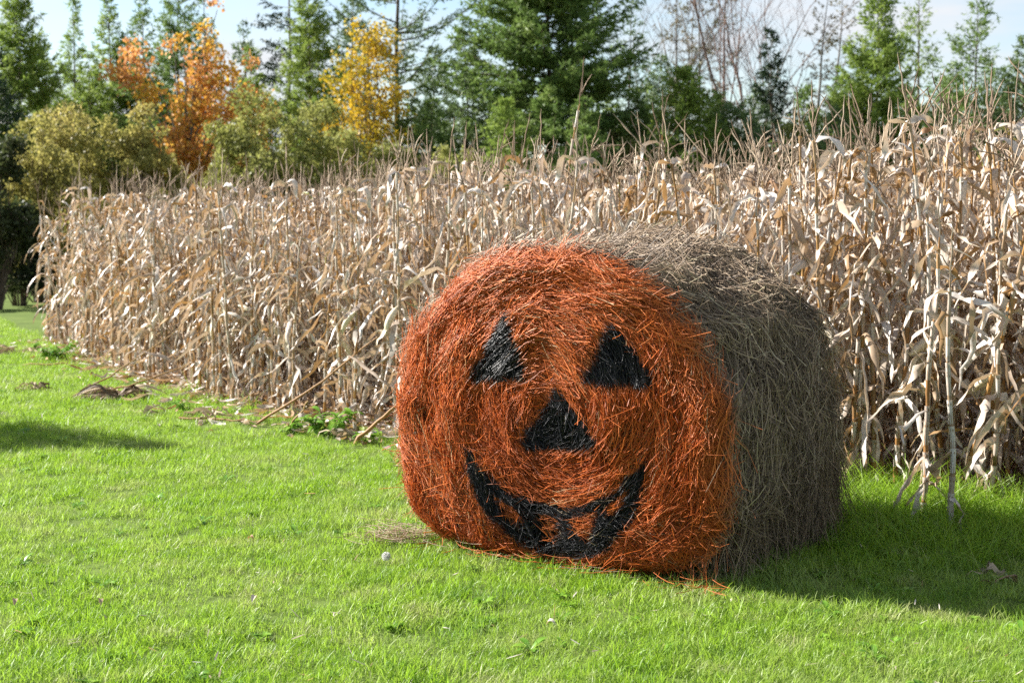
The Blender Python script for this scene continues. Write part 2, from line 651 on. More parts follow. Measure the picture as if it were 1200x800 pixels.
q = np.stack([ii * NT + jj, (ii + 1) * NT + jj, (ii + 1) * NT + (jj + 1) % NT, ii * NT + (jj + 1) % NT], -1).reshape(-1, 4)
reg = region(cu, cz).ravel()
for k, mb in enumerate(paints):
    sel = q[reg[q[:, 0]] == k]
    if len(sel):
        ids, inv = np.unique(sel, return_inverse=True)
        mb.add(cap.reshape(-1, 3)[ids], inv.reshape(-1, 4), None, 0.3, 0.0 if k == 0 else 1.0, 1)
front.add(np.concatenate([cap[0], [fpos(np.array(0.0), np.array(ZC), np.array(0.0))]]), None, [(NT, i, (i + 1) % NT) for i in range(NT)], 0.3, 0, 1)


def front_straw(N, lmin, lmax, rmin, rmax, lift, spread, seed):
    g = np.random.default_rng(seed)
    K = 6
    t = g.random(N) * 2 * pi
    r = np.sqrt(g.random(N)) * 1.0
    su, sz = section(t, 0.0, True, 0.0)
    u, z = su * r, (sz - ZC) * r + ZC
    z0 = 0.74                                       # eye of the swirl
    ang = np.arctan2(z - z0, u - 0.03) + pi / 2     # round the middle
    n1 = (vnoise(u, z, 2.0, 5) - 0.5) * 2
    n2 = (vnoise(u, z, 7.0, 13) - 0.5) * 2
    ang = ang + n1 * 0.42 + n2 * 0.40 + g.normal(size=N) * spread
    low = np.clip((0.45 - z) / 0.45, 0, 1) * (g.random(N) < 0.55)
    ang = ang * (1 - low) + low * (-pi / 2 + g.normal(size=N) * 0.55 + np.sign(u) * 0.3)
    L = lmin + (lmax - lmin) * g.random(N) ** 1.6
    s = np.linspace(-0.5, 0.5, K)[None] * L[:, None]
    bend = g.normal(size=N) * 1.6
    a = ang[:, None] + bend[:, None] * s
    x = u[:, None] + np.cos(a) * s
    y = z[:, None] + np.sin(a) * s
    y = np.abs(y)
    rs = radshare(x, y)
    over = np.clip(rs - 1.0, 0, None)
    # stems that run past the shoulder bend round it on to the side
    f = np.where(rs > 1.02, 1.02 / np.maximum(rs, 1e-6), 1.0)
    x, y = x * f, np.maximum((y - ZC) * f + ZC, 0.004)
    base = g.random(N)[:, None] * 0.050 - 0.038 + (vnoise(u, z, 4.0, 6)[:, None] - 0.5) * 0.06 + (vnoise(u, z, 8.0, 16)[:, None] - 0.5) * 0.04
    end = np.abs(np.linspace(-1, 1, K))[None] ** 2 * (g.normal(size=N) * lift)[:, None]
    tilt = np.linspace(-1, 1, K)[None] * (g.normal(size=N) * lift)[:, None]
    off = bulge(np.minimum(rs, 1.0)) + base + np.maximum(end + tilt, -0.03) - over * 0.75
    P = fpos(x, y, off)
    rad = (rmin + (rmax - rmin) * g.random(N) ** 2)[:, None] * np.linspace(1.0, 0.55, K)[None]
    rg = region(u, z)
    black = (region(x, y, 0.010) > 0).astype(float)
    rnd = np.clip(g.random(N) * 0.94 + (g.random(N) < 0.05) * 0.5, 0, 1)
    rnd = np.where(vnoise(u, z, 9.0, 4) > 0.80, rnd * 0.7, rnd)
    for k, mb in enumerate(paints):
        m = rg == k
        if m.any():
            tubes(mb, P[m], rad[m], 3, rnd[m])
            mb.u[-1] = np.repeat(black[m], 3, axis=1).ravel()


front_straw(16000, 0.05, 0.22, 0.0011, 0.0022, 0.011, 0.20, 11)
front_straw(7500, 0.08, 0.32, 0.0012, 0.0027, 0.013, 0.28, 12)
front_straw(1400, 0.06, 0.22, 0.0010, 0.0022, 0.060, 0.9, 13)


def side_straw(N, lmin, lmax, rmin, rmax, lift, spread, seed, kr=(0.0, 1.0), trange=(-0.2 * pi, 1.2 * pi), hang=0.0, out0=0.0):
    g = np.random.default_rng(seed)
    K = 6
    t = trange[0] + (trange[1] - trange[0]) * g.random(N)
    k = kr[0] + (kr[1] - kr[0]) * g.random(N)
    L = lmin + (lmax - lmin) * g.random(N) ** 1.5
    n1 = (vnoise(t * 2, k * 2, 2.0, 2.6) - 0.5) * 2
    ang = n1 * 1.0 + (vnoise(t * 5, k * 5, 9.0, 2.6) - 0.5) * 1.1 + g.normal(size=N) * spread * 0.8      # 0 = round the roll, pi/2 = along it
    s = np.linspace(-0.5, 0.5, K)[None] * L[:, None]
    a = ang[:, None] + (g.normal(size=N) * 1.5)[:, None] * s
    tq = t[:, None] + np.cos(a) * s / 0.80
    kq = k[:, None] + np.sin(a) * s / BL
    lump = (vnoise(t * 1.7, k * 3, 3.0, 3) - 0.5) * 0.07 + (vnoise(t * 3, k * 5, 6.0, 4) - 0.5) * 0.05
    lay = (g.random(N) * 0.095 - 0.078 + lump + out0)[:, None]
    end = np.abs(np.linspace(-1, 1, K))[None] ** 2 * (g.normal(size=N) * lift)[:, None] + np.linspace(-1, 1, K)[None] * (g.normal(size=N) * lift)[:, None]
    rimf = 0.12 * np.clip((0.06 - kq) / 0.06, 0, 1) ** 2 * 0.6 + 0.09 * np.clip((kq - 0.95) / 0.05, 0, 1) ** 2
    su, sz = section(tq, 0.0, True, np.clip(kq, 0, 1))
    rad_dir = nrm(np.stack([su, np.zeros_like(su), sz - ZC], -1))
    off = lay + np.maximum(end, -0.03) - rimf
    u = su + rad_dir[..., 0] * off
    z = sz + rad_dir[..., 2] * off
    if hang:
        fall = np.clip(np.linspace(0, 1, K), 0, 1)[None] ** 1.5 * (g.random(N) * hang)[:, None] * np.clip(1.2 - z, 0, 1)
        z = z - fall
    z = np.maximum(z, 0.004)
    P = BO + u[..., None] * BE + z[..., None] * UP + (np.clip(kq, -0.02, 1.03) * BL)[..., None] * BA
    rad = (rmin + (rmax - rmin) * g.random(N) ** 2)[:, None] * np.linspace(1.0, 0.55, K)[None]
    tubes(roll, P, rad, 3, g.random(N))
    over = np.clip((0.055 + 0.05 * (vnoise(tq, kq, 6.0, 8) - 0.3) - kq) / 0.03, 0, 1)   # overspray past the rim
    roll.u[-1] = np.repeat(over, 3, axis=1).ravel()


side_straw(9000, 0.06, 0.26, 0.0013, 0.0032, 0.020, 0.45, 21)
side_straw(5500, 0.10, 0.38, 0.0016, 0.0038, 0.026, 0.55, 22, trange=(-0.25 * pi, 0.65 * pi))
side_straw(1600, 0.08, 0.25, 0.0009, 0.0018, 0.06, 0.8, 23, trange=(-0.2 * pi, 1.1 * pi))
side_straw(1800, 0.15, 0.40, 0.0010, 0.0022, 0.02, 0.30, 24, trange=(-0.25 * pi, 0.15 * pi), hang=0.5, out0=0.02)
side_straw(2200, 0.10, 0.30, 0.0010, 0.0022, 0.03, 0.5, 25, kr=(0.0, 0.10))


def fringe(N, k0, k1, ztop, zlen, seed):
    """stems that have slipped and hang down off the side of the roll"""
    g = np.random.default_rng(seed)
    K = 6
    k = k0 + (k1 - k0) * g.random(N)
    z = ztop[0] + (ztop[1] - ztop[0]) * g.random(N)
    s = np.linspace(0, 1, K)[None]
    L = zlen[0] + (zlen[1] - zlen[0]) * g.random(N)
    zz = z[:, None] - s * L[:, None]
    su, _ = section(np.full((N, 1), -0.12), 0, True, k[:, None])
    u = su + (g.random(N)[:, None] * 0.045 - 0.03) + (g.normal(size=N)[:, None] * 0.04) * s
    kq = k[:, None] + g.normal(size=N)[:, None] * 0.13 * s
    P = BO + u[..., None] * BE + np.maximum(zz, 0.004)[..., None] * UP + (kq * BL)[..., None] * BA
    tubes(roll, P, (0.0010 + 0.0012 * g.random(N))[:, None] * np.linspace(1, 0.6, K)[None], 3, g.random(N) * 0.9)
    roll.u[-1] = np.zeros(N * K * 3)


fringe(900, 0.16, 1.0, (0.2, 0.85), (0.12, 0.40), 31)
fringe(450, 0.7, 1.03, (0.25, 0.6), (0.15, 0.4), 32)
rebase(roll.build('hay_roll', [STRAW, CORE_S]))
rebase(front.build('painted_front', [ORANGE, CORE_O]))['label'] = 'orange painted straw front'
for e_, nm in ((eyes[0], 'black triangular eye nearer the open lawn side of the face'), (eyes[1], 'black triangular eye nearer the grey unpainted roll')):
    rebase(e_.build('eye', [BLACK, CORE_K]))['label'] = nm
rebase(nose.build('nose', [BLACK, CORE_K]))['label'] = 'triangular black painted nose'
rebase(mouth.build('mouth', [BLACK, CORE_K]))['label'] = 'black painted grin with orange teeth'

# loose straw fallen at the bale's foot
g = np.random.default_rng(41)
ls = MB()
N = 260
c0 = np.where(g.random(N) < 0.72, 0.0, 1.0)
uu = np.where(c0 == 0, -0.86 + g.normal(size=N) * 0.09, -0.8 + 1.75 * g.random(N))
oo = np.where(c0 == 0, 0.02 + g.normal(size=N) * 0.10, 0.05 + np.abs(g.normal(size=N)) * 0.05)
az = g.random(N) * 2 * pi
s = np.linspace(-0.5, 0.5, 4)[None] * (0.05 + 0.16 * g.random(N))[:, None]
P = np.zeros((N, 4, 3))
ctr = BO + uu[:, None] * BE - oo[:, None] * BA
P[..., 0] = ctr[:, None, 0] + np.cos(az)[:, None] * s
P[..., 1] = ctr[:, None, 1] + np.sin(az)[:, None] * s
P[..., 2] = 0.02 + 0.05 * g.random(N)[:, None] + np.abs(s) * 0.1
tubes(ls, P, 0.0014, 3, 0.5 + 0.48 * g.random(N))
ls.u[-1] = np.repeat(np.where((c0 == 1) & (g.random(N) < 0.8), 1.0, 0.0), 12)
tag(ls.build('loose_straw', [STRAW]), 'loose straw shed on the grass at the foot of the painted bale', 'straw', kind='stuff')

# ---------------------------------------------------------------- corn
def corn_variant(seed, h=None, K=10, bare=0.0, ears=None, green=0.0, plume=1.0, tl=1.0):
    g = np.random.default_rng(seed)
    h = h or 1.72 + 0.28 * g.random()
    stem, leaves, tas, ear = MB(), MB(), MB(), MB()
    n = 11
    zs = np.linspace(0, h, 14)
    bx = np.cumsum(g.normal(size=14) * 0.006) + (g.normal() * 0.05) * (zs / h) ** 2
    by = np.cumsum(g.normal(size=14) * 0.006) + (g.normal() * 0.05) * (zs / h) ** 2
    bx, by = bx - bx[0], by - by[0]
    pts = np.stack([bx, by, zs], -1)
    at = lambda z: np.array([np.interp(z, zs, bx), np.interp(z, zs, by), z])
    nodes = np.linspace(0.10, h - 0.06, n) + g.normal(size=n) * 0.025
    zz = np.sort(np.concatenate([zs, nodes - 0.012, nodes, nodes + 0.012]))
    zz = zz[(zz >= 0) & (zz <= h)]
    rad = np.interp(zz, [0, h * 0.6, h], [0.0140, 0.0100, 0.0040])
    near = np.min(np.abs(zz[:, None] - nodes[None]), 1)
    rad = rad * np.where(near < 0.004, 1.28, 1.0)
    tubes(stem, np.stack([np.interp(zz, zs, bx), np.interp(zz, zs, by), zz], -1)[None], rad[None], 6, g.random())
    az0 = g.random() * 2 * pi
    Ps, Ws, Ss, Rs, Fs = [], [], [], [], []
    for i, z in enumerate(nodes):
        for rep in range(int(g.integers(1, 4))):
            if g.random() < bare: continue
            low = i < 3
            az = az0 + (i % 2) * pi + g.normal() * 0.45 + rep * 1.5
            L = (0.26 + 0.36 * g.random()) * (0.75 if low else 1.0) * (0.8 if i > n - 3 else 1)
            el = R(66) + g.normal() * 0.30 if not low else R(-20) + g.normal() * 0.4
            # broken or arching, then hanging down along the stem, crumpled
            p = at(z)
            d_el, d_az = el, az
            P = [p]
            step = L / (K - 1)
            brk = g.integers(0, 4)
            brk2 = g.integers(3, K)
            tgt = R(-84) + abs(g.normal()) * 0.40
            for k in range(K - 1):
                rate = 1.0 if k == brk else 0.34
                d_el = d_el + (tgt - d_el) * rate * (0.45 + 0.55 * g.random()) + g.normal() * 0.18
                d_az = d_az + g.normal() * 0.35
                if k == brk2:
                    d_el += g.normal() * 0.9
                    d_az += g.normal() * 1.0
                p = p + step * np.array([cos(d_el) * cos(d_az), cos(d_el) * sin(d_az), sin(d_el)])
                if p[2] < 0.01: p[2] = 0.01
                P.append(p)
            P = np.array(P)
            s = np.linspace(0, 1, K)
            w = (0.009 + 0.014 * g.random() ** 1.3) * np.interp(s, [0, 0.12, 0.5, 0.85, 1], [0.55, 0.9, 1.0, 0.6, 0.08]) * (1 + 0.7 * (g.random(K) - 0.5))
            tw = np.cumsum(g.normal(size=K) * 0.45) + np.linspace(0, g.normal() * 3.2, K)
            T = nrm(np.gradient(P, axis=0))
            a0 = nrm(np.cross(T, np.array([0.02, 0.03, 1.0])))
            b0 = np.cross(T, a0)
            S = a0 * np.cos(tw)[:, None] + b0 * np.sin(tw)[:, None]
            Ps.append(P); Ws.append(w); Ss.append(S)
            Rs.append(g.random() * 0.62 if g.random() > green else 0.995)
            Fs.append(g.normal() * 0.6)
        # sheath wrapping the stem above the node
        a = np.linspace(0, 1, 5)
        sh = np.array([at(min(z - 0.10 + 0.12 * t, h)) for t in a])
        tubes(leaves, sh[None], (np.interp(z, [0, h], [0.0155, 0.008]) * np.array([1, 1.05, 1.1, 1.15, 1.3]))[None], 5, g.random() * 0.6)
    if Ps:
        ribbons(leaves, np.array(Ps), np.array(Ws), np.array(Ss), np.array(Rs), 0, np.array(Fs))
    # tassel
    if g.random() < 0.3 and tl == 1.0 and plume == 1.0:
        plume = 0.01                                   # broken off: only a short spike is left
    top = at(h)
    lean = g.normal(size=2) * 0.16 * tl ** 2
    ntb = int(g.integers(2, 6) * plume)
    Pt, Rt = [], []
    for b in range(ntb + 1):
        L = 0.26 + 0.10 * g.random() if b == 0 else 0.13 + 0.12 * g.random()
        s = np.linspace(0, 1, 7)
        az = g.random() * 2 * pi
        sp = 0.0 if b == 0 else (0.25 + 0.5 * g.random()) * plume
        droop = (0.05 if b == 0 else 0.22 * plume) * g.random() * 1.6
        p0 = top + np.array([lean[0], lean[1], 1]) * (0.0 if b == 0 else 0.02 + 0.07 * g.random())
        L = L * tl
        P = p0 + L * np.stack([s * (lean[0] + sp * cos(az)) + droop * s ** 2 * cos(az), s * (lean[1] + sp * sin(az)) + droop * s ** 2 * sin(az),
                               s * (1 - 0.4 * sp) - droop * 1.2 * s ** 2], -1)
        Pt.append(P + g.normal(size=P.shape) * 0.003)
        Rt.append(np.array([1, 1.6, 1.3, 1.7, 1.2, 1.5, 0.5]) * (0.0026 if b else 0.003))
    tubes(tas, np.array(Pt), np.array(Rt), 3, g.random(len(Pt)))
    # ear in its husk
    if ears if ears is not None else g.random() < 0.6:
        z = 0.75 + 0.3 * g.random()
        az = az0 + g.normal() * 0.4
        el = R(-70) + abs(g.normal()) * 0.5 if g.random() < 0.6 else R(50)
        d = np.array([cos(el) * cos(az), cos(el) * sin(az), sin(el)])
        p0 = at(z) + 0.012 * np.array([cos(az), sin(az), 0])
        s = np.linspace(0, 1, 9)
        P = p0 + d * s[:, None] * 0.23 + np.array([cos(az), sin(az), 0]) * (0.03 * np.sin(s * pi))[:, None]
        tubes(ear, P[None], (0.026 * np.array([0.35, 0.75, 0.98, 1.05, 1.0, 0.9, 0.68, 0.4, 0.06]))[None], 8, 0.5)
        # husk tips
        Q = P[-3] + np.cumsum(np.concatenate([np.zeros((1, 3)), d * 0.03 + g.normal(size=(4, 3)) * 0.008]), 0)
        ribbons(ear, Q[None], np.array([[0.016, 0.02, 0.015, 0.008, 0.002]]), np.tile(np.array([-sin(az), cos(az), 0]), (5, 1))[None], [0.5], 0, 0.4)
    return dict(stem=stem, leaves=leaves, tassel=tas, ear=ear, h=h)


CM = dict(stem=STEM, leaves=LEAF, tassel=TASSEL, ear=HUSK)
NV = 14
variants = [corn_variant(100 + i, green=0.015 if i < 10 else 0.07, tl=1.0 if i < 10 else 1.45) for i in range(NV)]
vmesh = [{k: v[k].mesh('corn_' + k, CM[k]) for k in CM if v[k].n} for v in variants]
CG = 'dry corn stalks along the edge of the field'


def corn_thing(meshes, x, y, rz, lean, leandir, sc, label, group=None):
    root = empty('corn_stalk', (x, y, 0))
    from mathutils import Matrix
    M = Matrix.Rotation(lean, 4, Vector((-sin(leandir), cos(leandir), 0))) @ Matrix.Rotation(rz, 4, 'Z')
    root.rotation_euler = M.to_euler()
    root.scale = (sc, sc, sc)
    tag(root, label, 'corn stalk', group)
    for k, me in meshes.items():
        o = bpy.data.objects.new(k, me)
        COL.objects.link(o)
        o.parent = root
    return root


# spots: rows roughly along the front edge, jittered, thinning out deeper in
gc = np.random.default_rng(55)
def edge_pts(off, spacing):
    seg = np.hypot(*(EDGE[1:] - EDGE[:-1]).T)
    tot = seg.sum()
    d = np.arange(0, tot, spacing) + gc.normal(size=len(np.arange(0, tot, spacing))) * spacing * 0.35
    cs = np.concatenate([[0], np.cumsum(seg)])
    x = np.interp(d, cs, EDGE[:, 0])
    y = np.interp(d, cs, EDGE[:, 1])
    tx = np.gradient(x); ty = np.gradient(y)
    l = np.hypot(tx, ty) + 1e-9
    nx, ny = -ty / l, tx / l
    sgn = np.where(ny < 0, -1, 1)
    o = off + gc.normal(size=len(d)) * 0.09
    return x + nx * sgn * o, y + ny * sgn * o


spots = []
row = 0
off = 0.06
while off < 9.5:
    sp = 0.125 if off < 2.5 else (0.17 if off < 5 else 0.30)
    x, y = edge_pts(off, sp)
    for a, b in zip(x, y):
        spots.append((a, b, row))
    row += 1
    off += 0.42 if off < 2.0 else 0.55
spots = np.array(spots)
fx, fy = spots[:, 0], spots[:, 1]
keep = inside(fx, fy, [(-8.55, 26), (-5.9, 17.9)] + [tuple(p) for p in EDGE[1:]] + [(9, 8), (11, 26)]) & (np.abs(fx) < 0.36 * fy + 2.0)
spots = spots[keep]
D = spots[:, 1]
ed = edge_dist(spots[:, 0], spots[:, 1])
inview = np.abs(spots[:, 0]) < 0.36 * D - 0.05
order = np.argsort(np.where(inview, ed + 0.05 * (D - 8), 99))
chosen = set(order[:285].tolist())
stuffA = []


def zone(x, y):
    px = 600 + 1667 * x / y
    if px < 60: return 'dry corn stalk at the far end of the row beside the dark green bushes'
    if px < 200: return 'dry corn stalk far along the row, its tassel below the rounded olive bush'
    if px < 330: return 'dry corn stalk in the far row standing in front of the orange maple'
    if px < 470: return 'dry corn stalk beside the bale by the long pale leaning stem'
    if px < 860: return 'dry corn stalk behind the painted bale, only its upper leaves showing above it'
    if px < 1010: return 'dry corn stalk half hidden by the grey side of the bale'
    if px < 1110: return 'dry corn stalk in the near row between the bale and the foremost stem'
    return 'dry corn stalk in the near row beyond the foremost stem, behind the tall grass'


for i in range(len(spots)):
    x, y, _ = spots[i]
    px = 600 + 1667 * x / y
    v = int(gc.integers(10)) if px < 760 or gc.random() < 0.55 else 10 + int(gc.integers(NV - 10))
    sc = (0.92 + 0.16 * gc.random())
    sc *= np.interp(px, [0, 120, 380, 480, 820, 960, 1200], [0.90, 0.88, 0.90, 0.94, 0.95, 1.0, 1.06])
    lean = abs(gc.normal()) * R(3.5)
    ld = gc.random() * 2 * pi
    if px < 75 and gc.random() < 0.5:
        lean, ld = R(8 + 10 * gc.random()), pi + gc.normal() * 0.3
    elif gc.random() < 0.05:
        lean = R(10 + 10 * gc.random())
    rz = gc.random() * 2 * pi
    if i in chosen:
        corn_thing(vmesh[v], x, y, rz, lean, ld, sc, zone(x, y), CG)
    else:
        stuffA.append((x, y, rz, lean, ld, sc, v))

# the rest of the crop, deeper in, as one mass
arr = [{k: v[k].arrays() for k in CM if v[k].n} for v in variants]
mass = MB()
from mathutils import Matrix
for (x, y, rz, lean, ld, sc, v) in stuffA:
    M = np.array(Matrix.Rotation(lean, 3, Vector((-sin(ld), cos(ld), 0))) @ Matrix.Rotation(rz, 3, 'Z')) * sc
    jr = gc.random() * 0.38
    for k, a in arr[v].items():
        V = a['v'] @ M.T + np.array([x, y, 0])
        mass.add(V, a['q'], a['t'], np.clip(a['r'] + (jr if k == 'leaves' else 0), 0, 1), a['u'], list(CM).index(k))
tag(mass.build('standing_corn', [CM[k] for k in CM]), 'mass of dry standing corn filling the field behind its front rows', 'corn', kind='stuff')

# ---------------------------------------------------------------- grass
def clump(name, nbl, rad, hmin, hmax, wid, seed, m, arch=0.5, K=4, lie=0.35):
    g = np.random.default_rng(seed)
    a, r = g.random(nbl) * 2 * pi, np.sqrt(g.random(nbl)) * rad
    x0, y0 = np.cos(a) * r, np.sin(a) * r
    h = hmin + (hmax - hmin) * g.random(nbl) ** 1.4
    da = g.random(nbl) * 2 * pi
    s = np.linspace(0, 1, K)[None]
    tilt = np.abs(g.normal(size=nbl)) * lie
    bend = arch * (0.3 + g.random(nbl))
    hx = h[:, None] * (np.sin(tilt)[:, None] * s + bend[:, None] * s ** 2 * 0.6)
    hz = h[:, None] * (np.cos(tilt)[:, None] * s - bend[:, None] * s ** 2 * 0.35)
    P = np.stack([x0[:, None] + np.cos(da)[:, None] * hx, y0[:, None] + np.sin(da)[:, None] * hx, hz], -1)
    sa = da + pi / 2 + g.normal(size=nbl) * 0.6
    S = np.broadcast_to(np.stack([np.cos(sa), np.sin(sa), np.zeros(nbl)], -1)[:, None], P.shape)
    W = (wid * (0.6 + 0.7 * g.random(nbl)))[:, None] * np.linspace(1, 0, K)[None] ** 0.6
    W = np.maximum(W, 0.0002)
    mb = MB()
    ribbons(mb, P, W, S, g.random(nbl) * 0.92 + (g.random(nbl) < 0.06) * 0.08)
    return bpy.data.objects.new(name, mb.mesh(name, m))


def rosette(name, seed, L, n, w):
    g = np.random.default_rng(seed)
    K = 6
    az = np.arange(n) * 2.4 + g.normal(size=n) * 0.3
    s = np.linspace(0, 1, K)[None]
    l = L * (0.6 + 0.5 * g.random(n))[:, None]
    el = (0.5 + 0.5 * g.random(n))[:, None]
    P = np.stack([np.cos(az)[:, None] * l * s, np.sin(az)[:, None] * l * s, 0.01 + l * (el * s - 0.55 * s ** 2)], -1)
    S = np.broadcast_to(np.stack([-np.sin(az), np.cos(az), np.zeros(n)], -1)[:, None], P.shape)
    W = np.broadcast_to(w * np.array([0.15, 0.5, 0.9, 1.0, 0.7, 0.05])[None], (n, K))
    mb = MB()
    ribbons(mb, P, W, S, g.random(n), 0, 0.3)
    return bpy.data.objects.new(name, mb.mesh(name, WEED))


def scatter(name, kinds, pts, idx, rot, scl, label, cat):
    """plants strewn over points: one object, its clumps instanced by geometry nodes"""
    col = bpy.data.collections.new(name + '_clumps')
    for i, k in enumerate(kinds):
        k.name = '%s_%02d' % (name, i)
        col.objects.link(k)
    me = bpy.data.meshes.new(name)
    me.vertices.add(len(pts))
    me.vertices.foreach_set('co', np.asarray(pts, np.float32).ravel())
    a = me.attributes.new('rot', 'FLOAT_VECTOR', 'POINT'); a.data.foreach_set('vector', np.asarray(rot, np.float32).ravel())
    a = me.attributes.new('scl', 'FLOAT', 'POINT'); a.data.foreach_set('value', np.asarray(scl, np.float32))
    a = me.attributes.new('idx', 'INT', 'POINT'); a.data.foreach_set('value', np.asarray(idx, np.int32))
    ob = bpy.data.objects.new(name, me)
    COL.objects.link(ob)
    ng = bpy.data.node_groups.new(name, 'GeometryNodeTree')
    ng.interface.new_socket('Geometry', in_out='INPUT', socket_type='NodeSocketGeometry')
    ng.interface.new_socket('Geometry', in_out='OUTPUT', socket_type='NodeSocketGeometry')
    N, L = ng.nodes, ng.links
    gi, go = N.new('NodeGroupInput'), N.new('NodeGroupOutput')
    mp = N.new('GeometryNodeMeshToPoints')
    ip = N.new('GeometryNodeInstanceOnPoints')
    ci = N.new('GeometryNodeCollectionInfo')
    ci.inputs['Collection'].default_value = col
    ci.inputs['Separate Children'].default_value = True
    ci.inputs['Reset Children'].default_value = True
    ip.inputs['Pick Instance'].default_value = True
    def na(nm, t):
        n = N.new('GeometryNodeInputNamedAttribute')
        n.data_type = t
        n.inputs['Name'].default_value = nm
        return n.outputs[0]
    L.new(gi.outputs[0], mp.inputs['Mesh'])
    L.new(mp.outputs[0], ip.inputs['Points'])
    L.new(ci.outputs[0], ip.inputs['Instance'])
    L.new(na('idx', 'INT'), ip.inputs['Instance Index'])
    er = N.new('FunctionNodeEulerToRotation')
    L.new(na('rot', 'FLOAT_VECTOR'), er.inputs[0])
    L.new(er.outputs[0], ip.inputs['Rotation'])
    L.new(na('scl', 'FLOAT'), ip.inputs['Scale'])
    L.new(ip.outputs[0], go.inputs[0])
    md = ob.modifiers.new('scatter', 'NODES')
    md.node_group = ng
    return tag(ob, label, cat, kind='stuff')


gg = np.random.default_rng(77)
lawn = [clump('c', 95, 0.10, 0.018, 0.060, 0.0017, 200 + i, GRASS, 0.7) for i in range(8)]
lawn += [rosette('c', 240, 0.06, 9, 0.011), rosette('c', 241, 0.045, 12, 0.010)]


def wedge(y0, y1, dens, mside=1.2):
    n = int(dens * (y1 - y0) * (0.36 * (y0 + y1) + 2 * mside))
    y = y0 + (y1 - y0) * gg.random(n)
    x = (gg.random(n) * 2 - 1) * (0.36 * y1 + mside)
    k = np.abs(x) < 0.36 * y + mside
    return x[k], y[k]


X, Y = [], []
for y0, y1, dn in ((3.4, 4.4, 90), (4.4, 7.0, 230), (7.0, 9.5, 185), (9.5, 13, 130), (13, 18, 85), (18, 26, 55)):
    x, y = wedge(y0, y1, dn)
    X.append(x); Y.append(y)
X, Y = np.concatenate(X), np.concatenate(Y)
e = edge_dist(X, Y)
rel = np.stack([X - BO[0], Y - BO[1]], -1)
bu, bk = rel @ BE[:2], rel @ BA[:2]
under = (np.abs(bu) < 0.74) & (bk > -0.01) & (bk < BL - 0.05)
ok = (e < -0.05 + 0.22 * gg.normal(size=len(e))) & ~under
# worn patches where litter lies along the field
X, Y, e, bu, bk = X[ok], Y[ok], e[ok], bu[ok], bk[ok]
n = len(X)
idx = gg.integers(0, 8, n)
weedy = vnoise(X, Y, 2.0, 1.3)
wd = gg.random(n) < np.where(weedy > 0.55, 0.06, 0.015)
idx[wd] = 8 + gg.integers(0, 2, wd.sum())
scl = (0.75 + 0.5 * gg.random(n)) * (0.55 + 0.5 * vnoise(X, Y, 0.0, 2.2) + 0.5 * vnoise(X, Y, 6.0, 6.0) ** 2) * np.where(Y > 12, 1.25, 1.0)
nb = (np.abs(bu) < 1.05) & (bk > -0.28) & (bk < BL + 0.2)
scl = np.where(nb, scl * 1.35, scl)
scl = np.where((X > 0.9) & (e > -1.6), scl * 1.25, scl)
scl[wd] = 0.6 + 0.6 * gg.random(wd.sum())
rot = np.stack([gg.normal(size=n) * 0.12, gg.normal(size=n) * 0.12, gg.random(n) * 2 * pi], -1)
scatter('lawn_grass', lawn, np.stack([X, Y, np.zeros(n)], -1), idx, rot, scl, 'mown green lawn grass with worn yellowish patches and small weeds', 'grass')

# uncut longer grass between the bale, the corn and the right side
tall = [clump('c', 34, 0.09, 0.10, 0.26, 0.0022, 300 + i, TALLGRASS, 1.1, 6, 0.45) for i in range(6)]
n = 5200
X = -7 + 12 * gg.random(n)
Y = 5.5 + 13 * gg.random(n)
e = edge_dist(X, Y)
rel = np.stack([X - BO[0], Y - BO[1]], -1)
bu, bk = rel @ BE[:2], rel @ BA[:2]
p = np.where((X > 1.0) & (e > -1.25) & (e < 0.12), np.clip(1.25 + e, 0.25, 1) * 2.0, 0)
p = np.where((X > 0.2) & (e > -0.5) & (e < 0.1), 1.0, p)
p = np.where((X < 0.2) & (e > -0.4) & (e < 0.15), 0.05, p)
p = np.where((np.abs(bu) < 1.0) & (np.abs(bu) > 0.7) & (bk > 0.1) & (bk < BL), 0.7 * (bu > 0), p)
p = np.where((np.abs(bu) < 0.74) & (bk > 0.0) & (bk < BL - 0.1), 0, p)
ok = gg.random(n) < p
n2 = 9000                                            # denser tuft ground on the right
X2, Y2 = 0.9 + 3.0 * gg.random(n2), 6.3 + 2.6 * gg.random(n2)
e2 = edge_dist(X2, Y2)
rel = np.stack([X2 - BO[0], Y2 - BO[1]], -1)
bu2, bk2 = rel @ BE[:2], rel @ BA[:2]
p2 = np.clip(1.2 + e2, 0, 1) * (e2 < 0.10) * ~((np.abs(bu2) < 0.8) & (bk2 > 0) & (bk2 < BL)) * 0.32
ok2 = gg.random(n2) < p2
X, Y, e = np.concatenate([X[ok], X2[ok2]]), np.concatenate([Y[ok], Y2[ok2]]), np.concatenate([e[ok], e2[ok2]])
n = len(X)
scl = (0.8 + 0.55 * gg.random(n)) * np.clip(1.15 + 0.45 * e, 0.5, 1.1)
sw = vnoise(X, Y, 3.0, 1.6) * 2 * pi
rot = np.stack([0.35 * np.cos(sw) + gg.normal(size=n) * 0.12, 0.35 * np.sin(sw) + gg.normal(size=n) * 0.12, gg.random(n) * 2 * pi], -1)
scatter('tall_grass', tall, np.stack([X, Y, np.zeros(n)], -1), gg.integers(0, 6, n), rot, scl, 'longer uncut grass between the bale and the foot of the corn', 'grass')

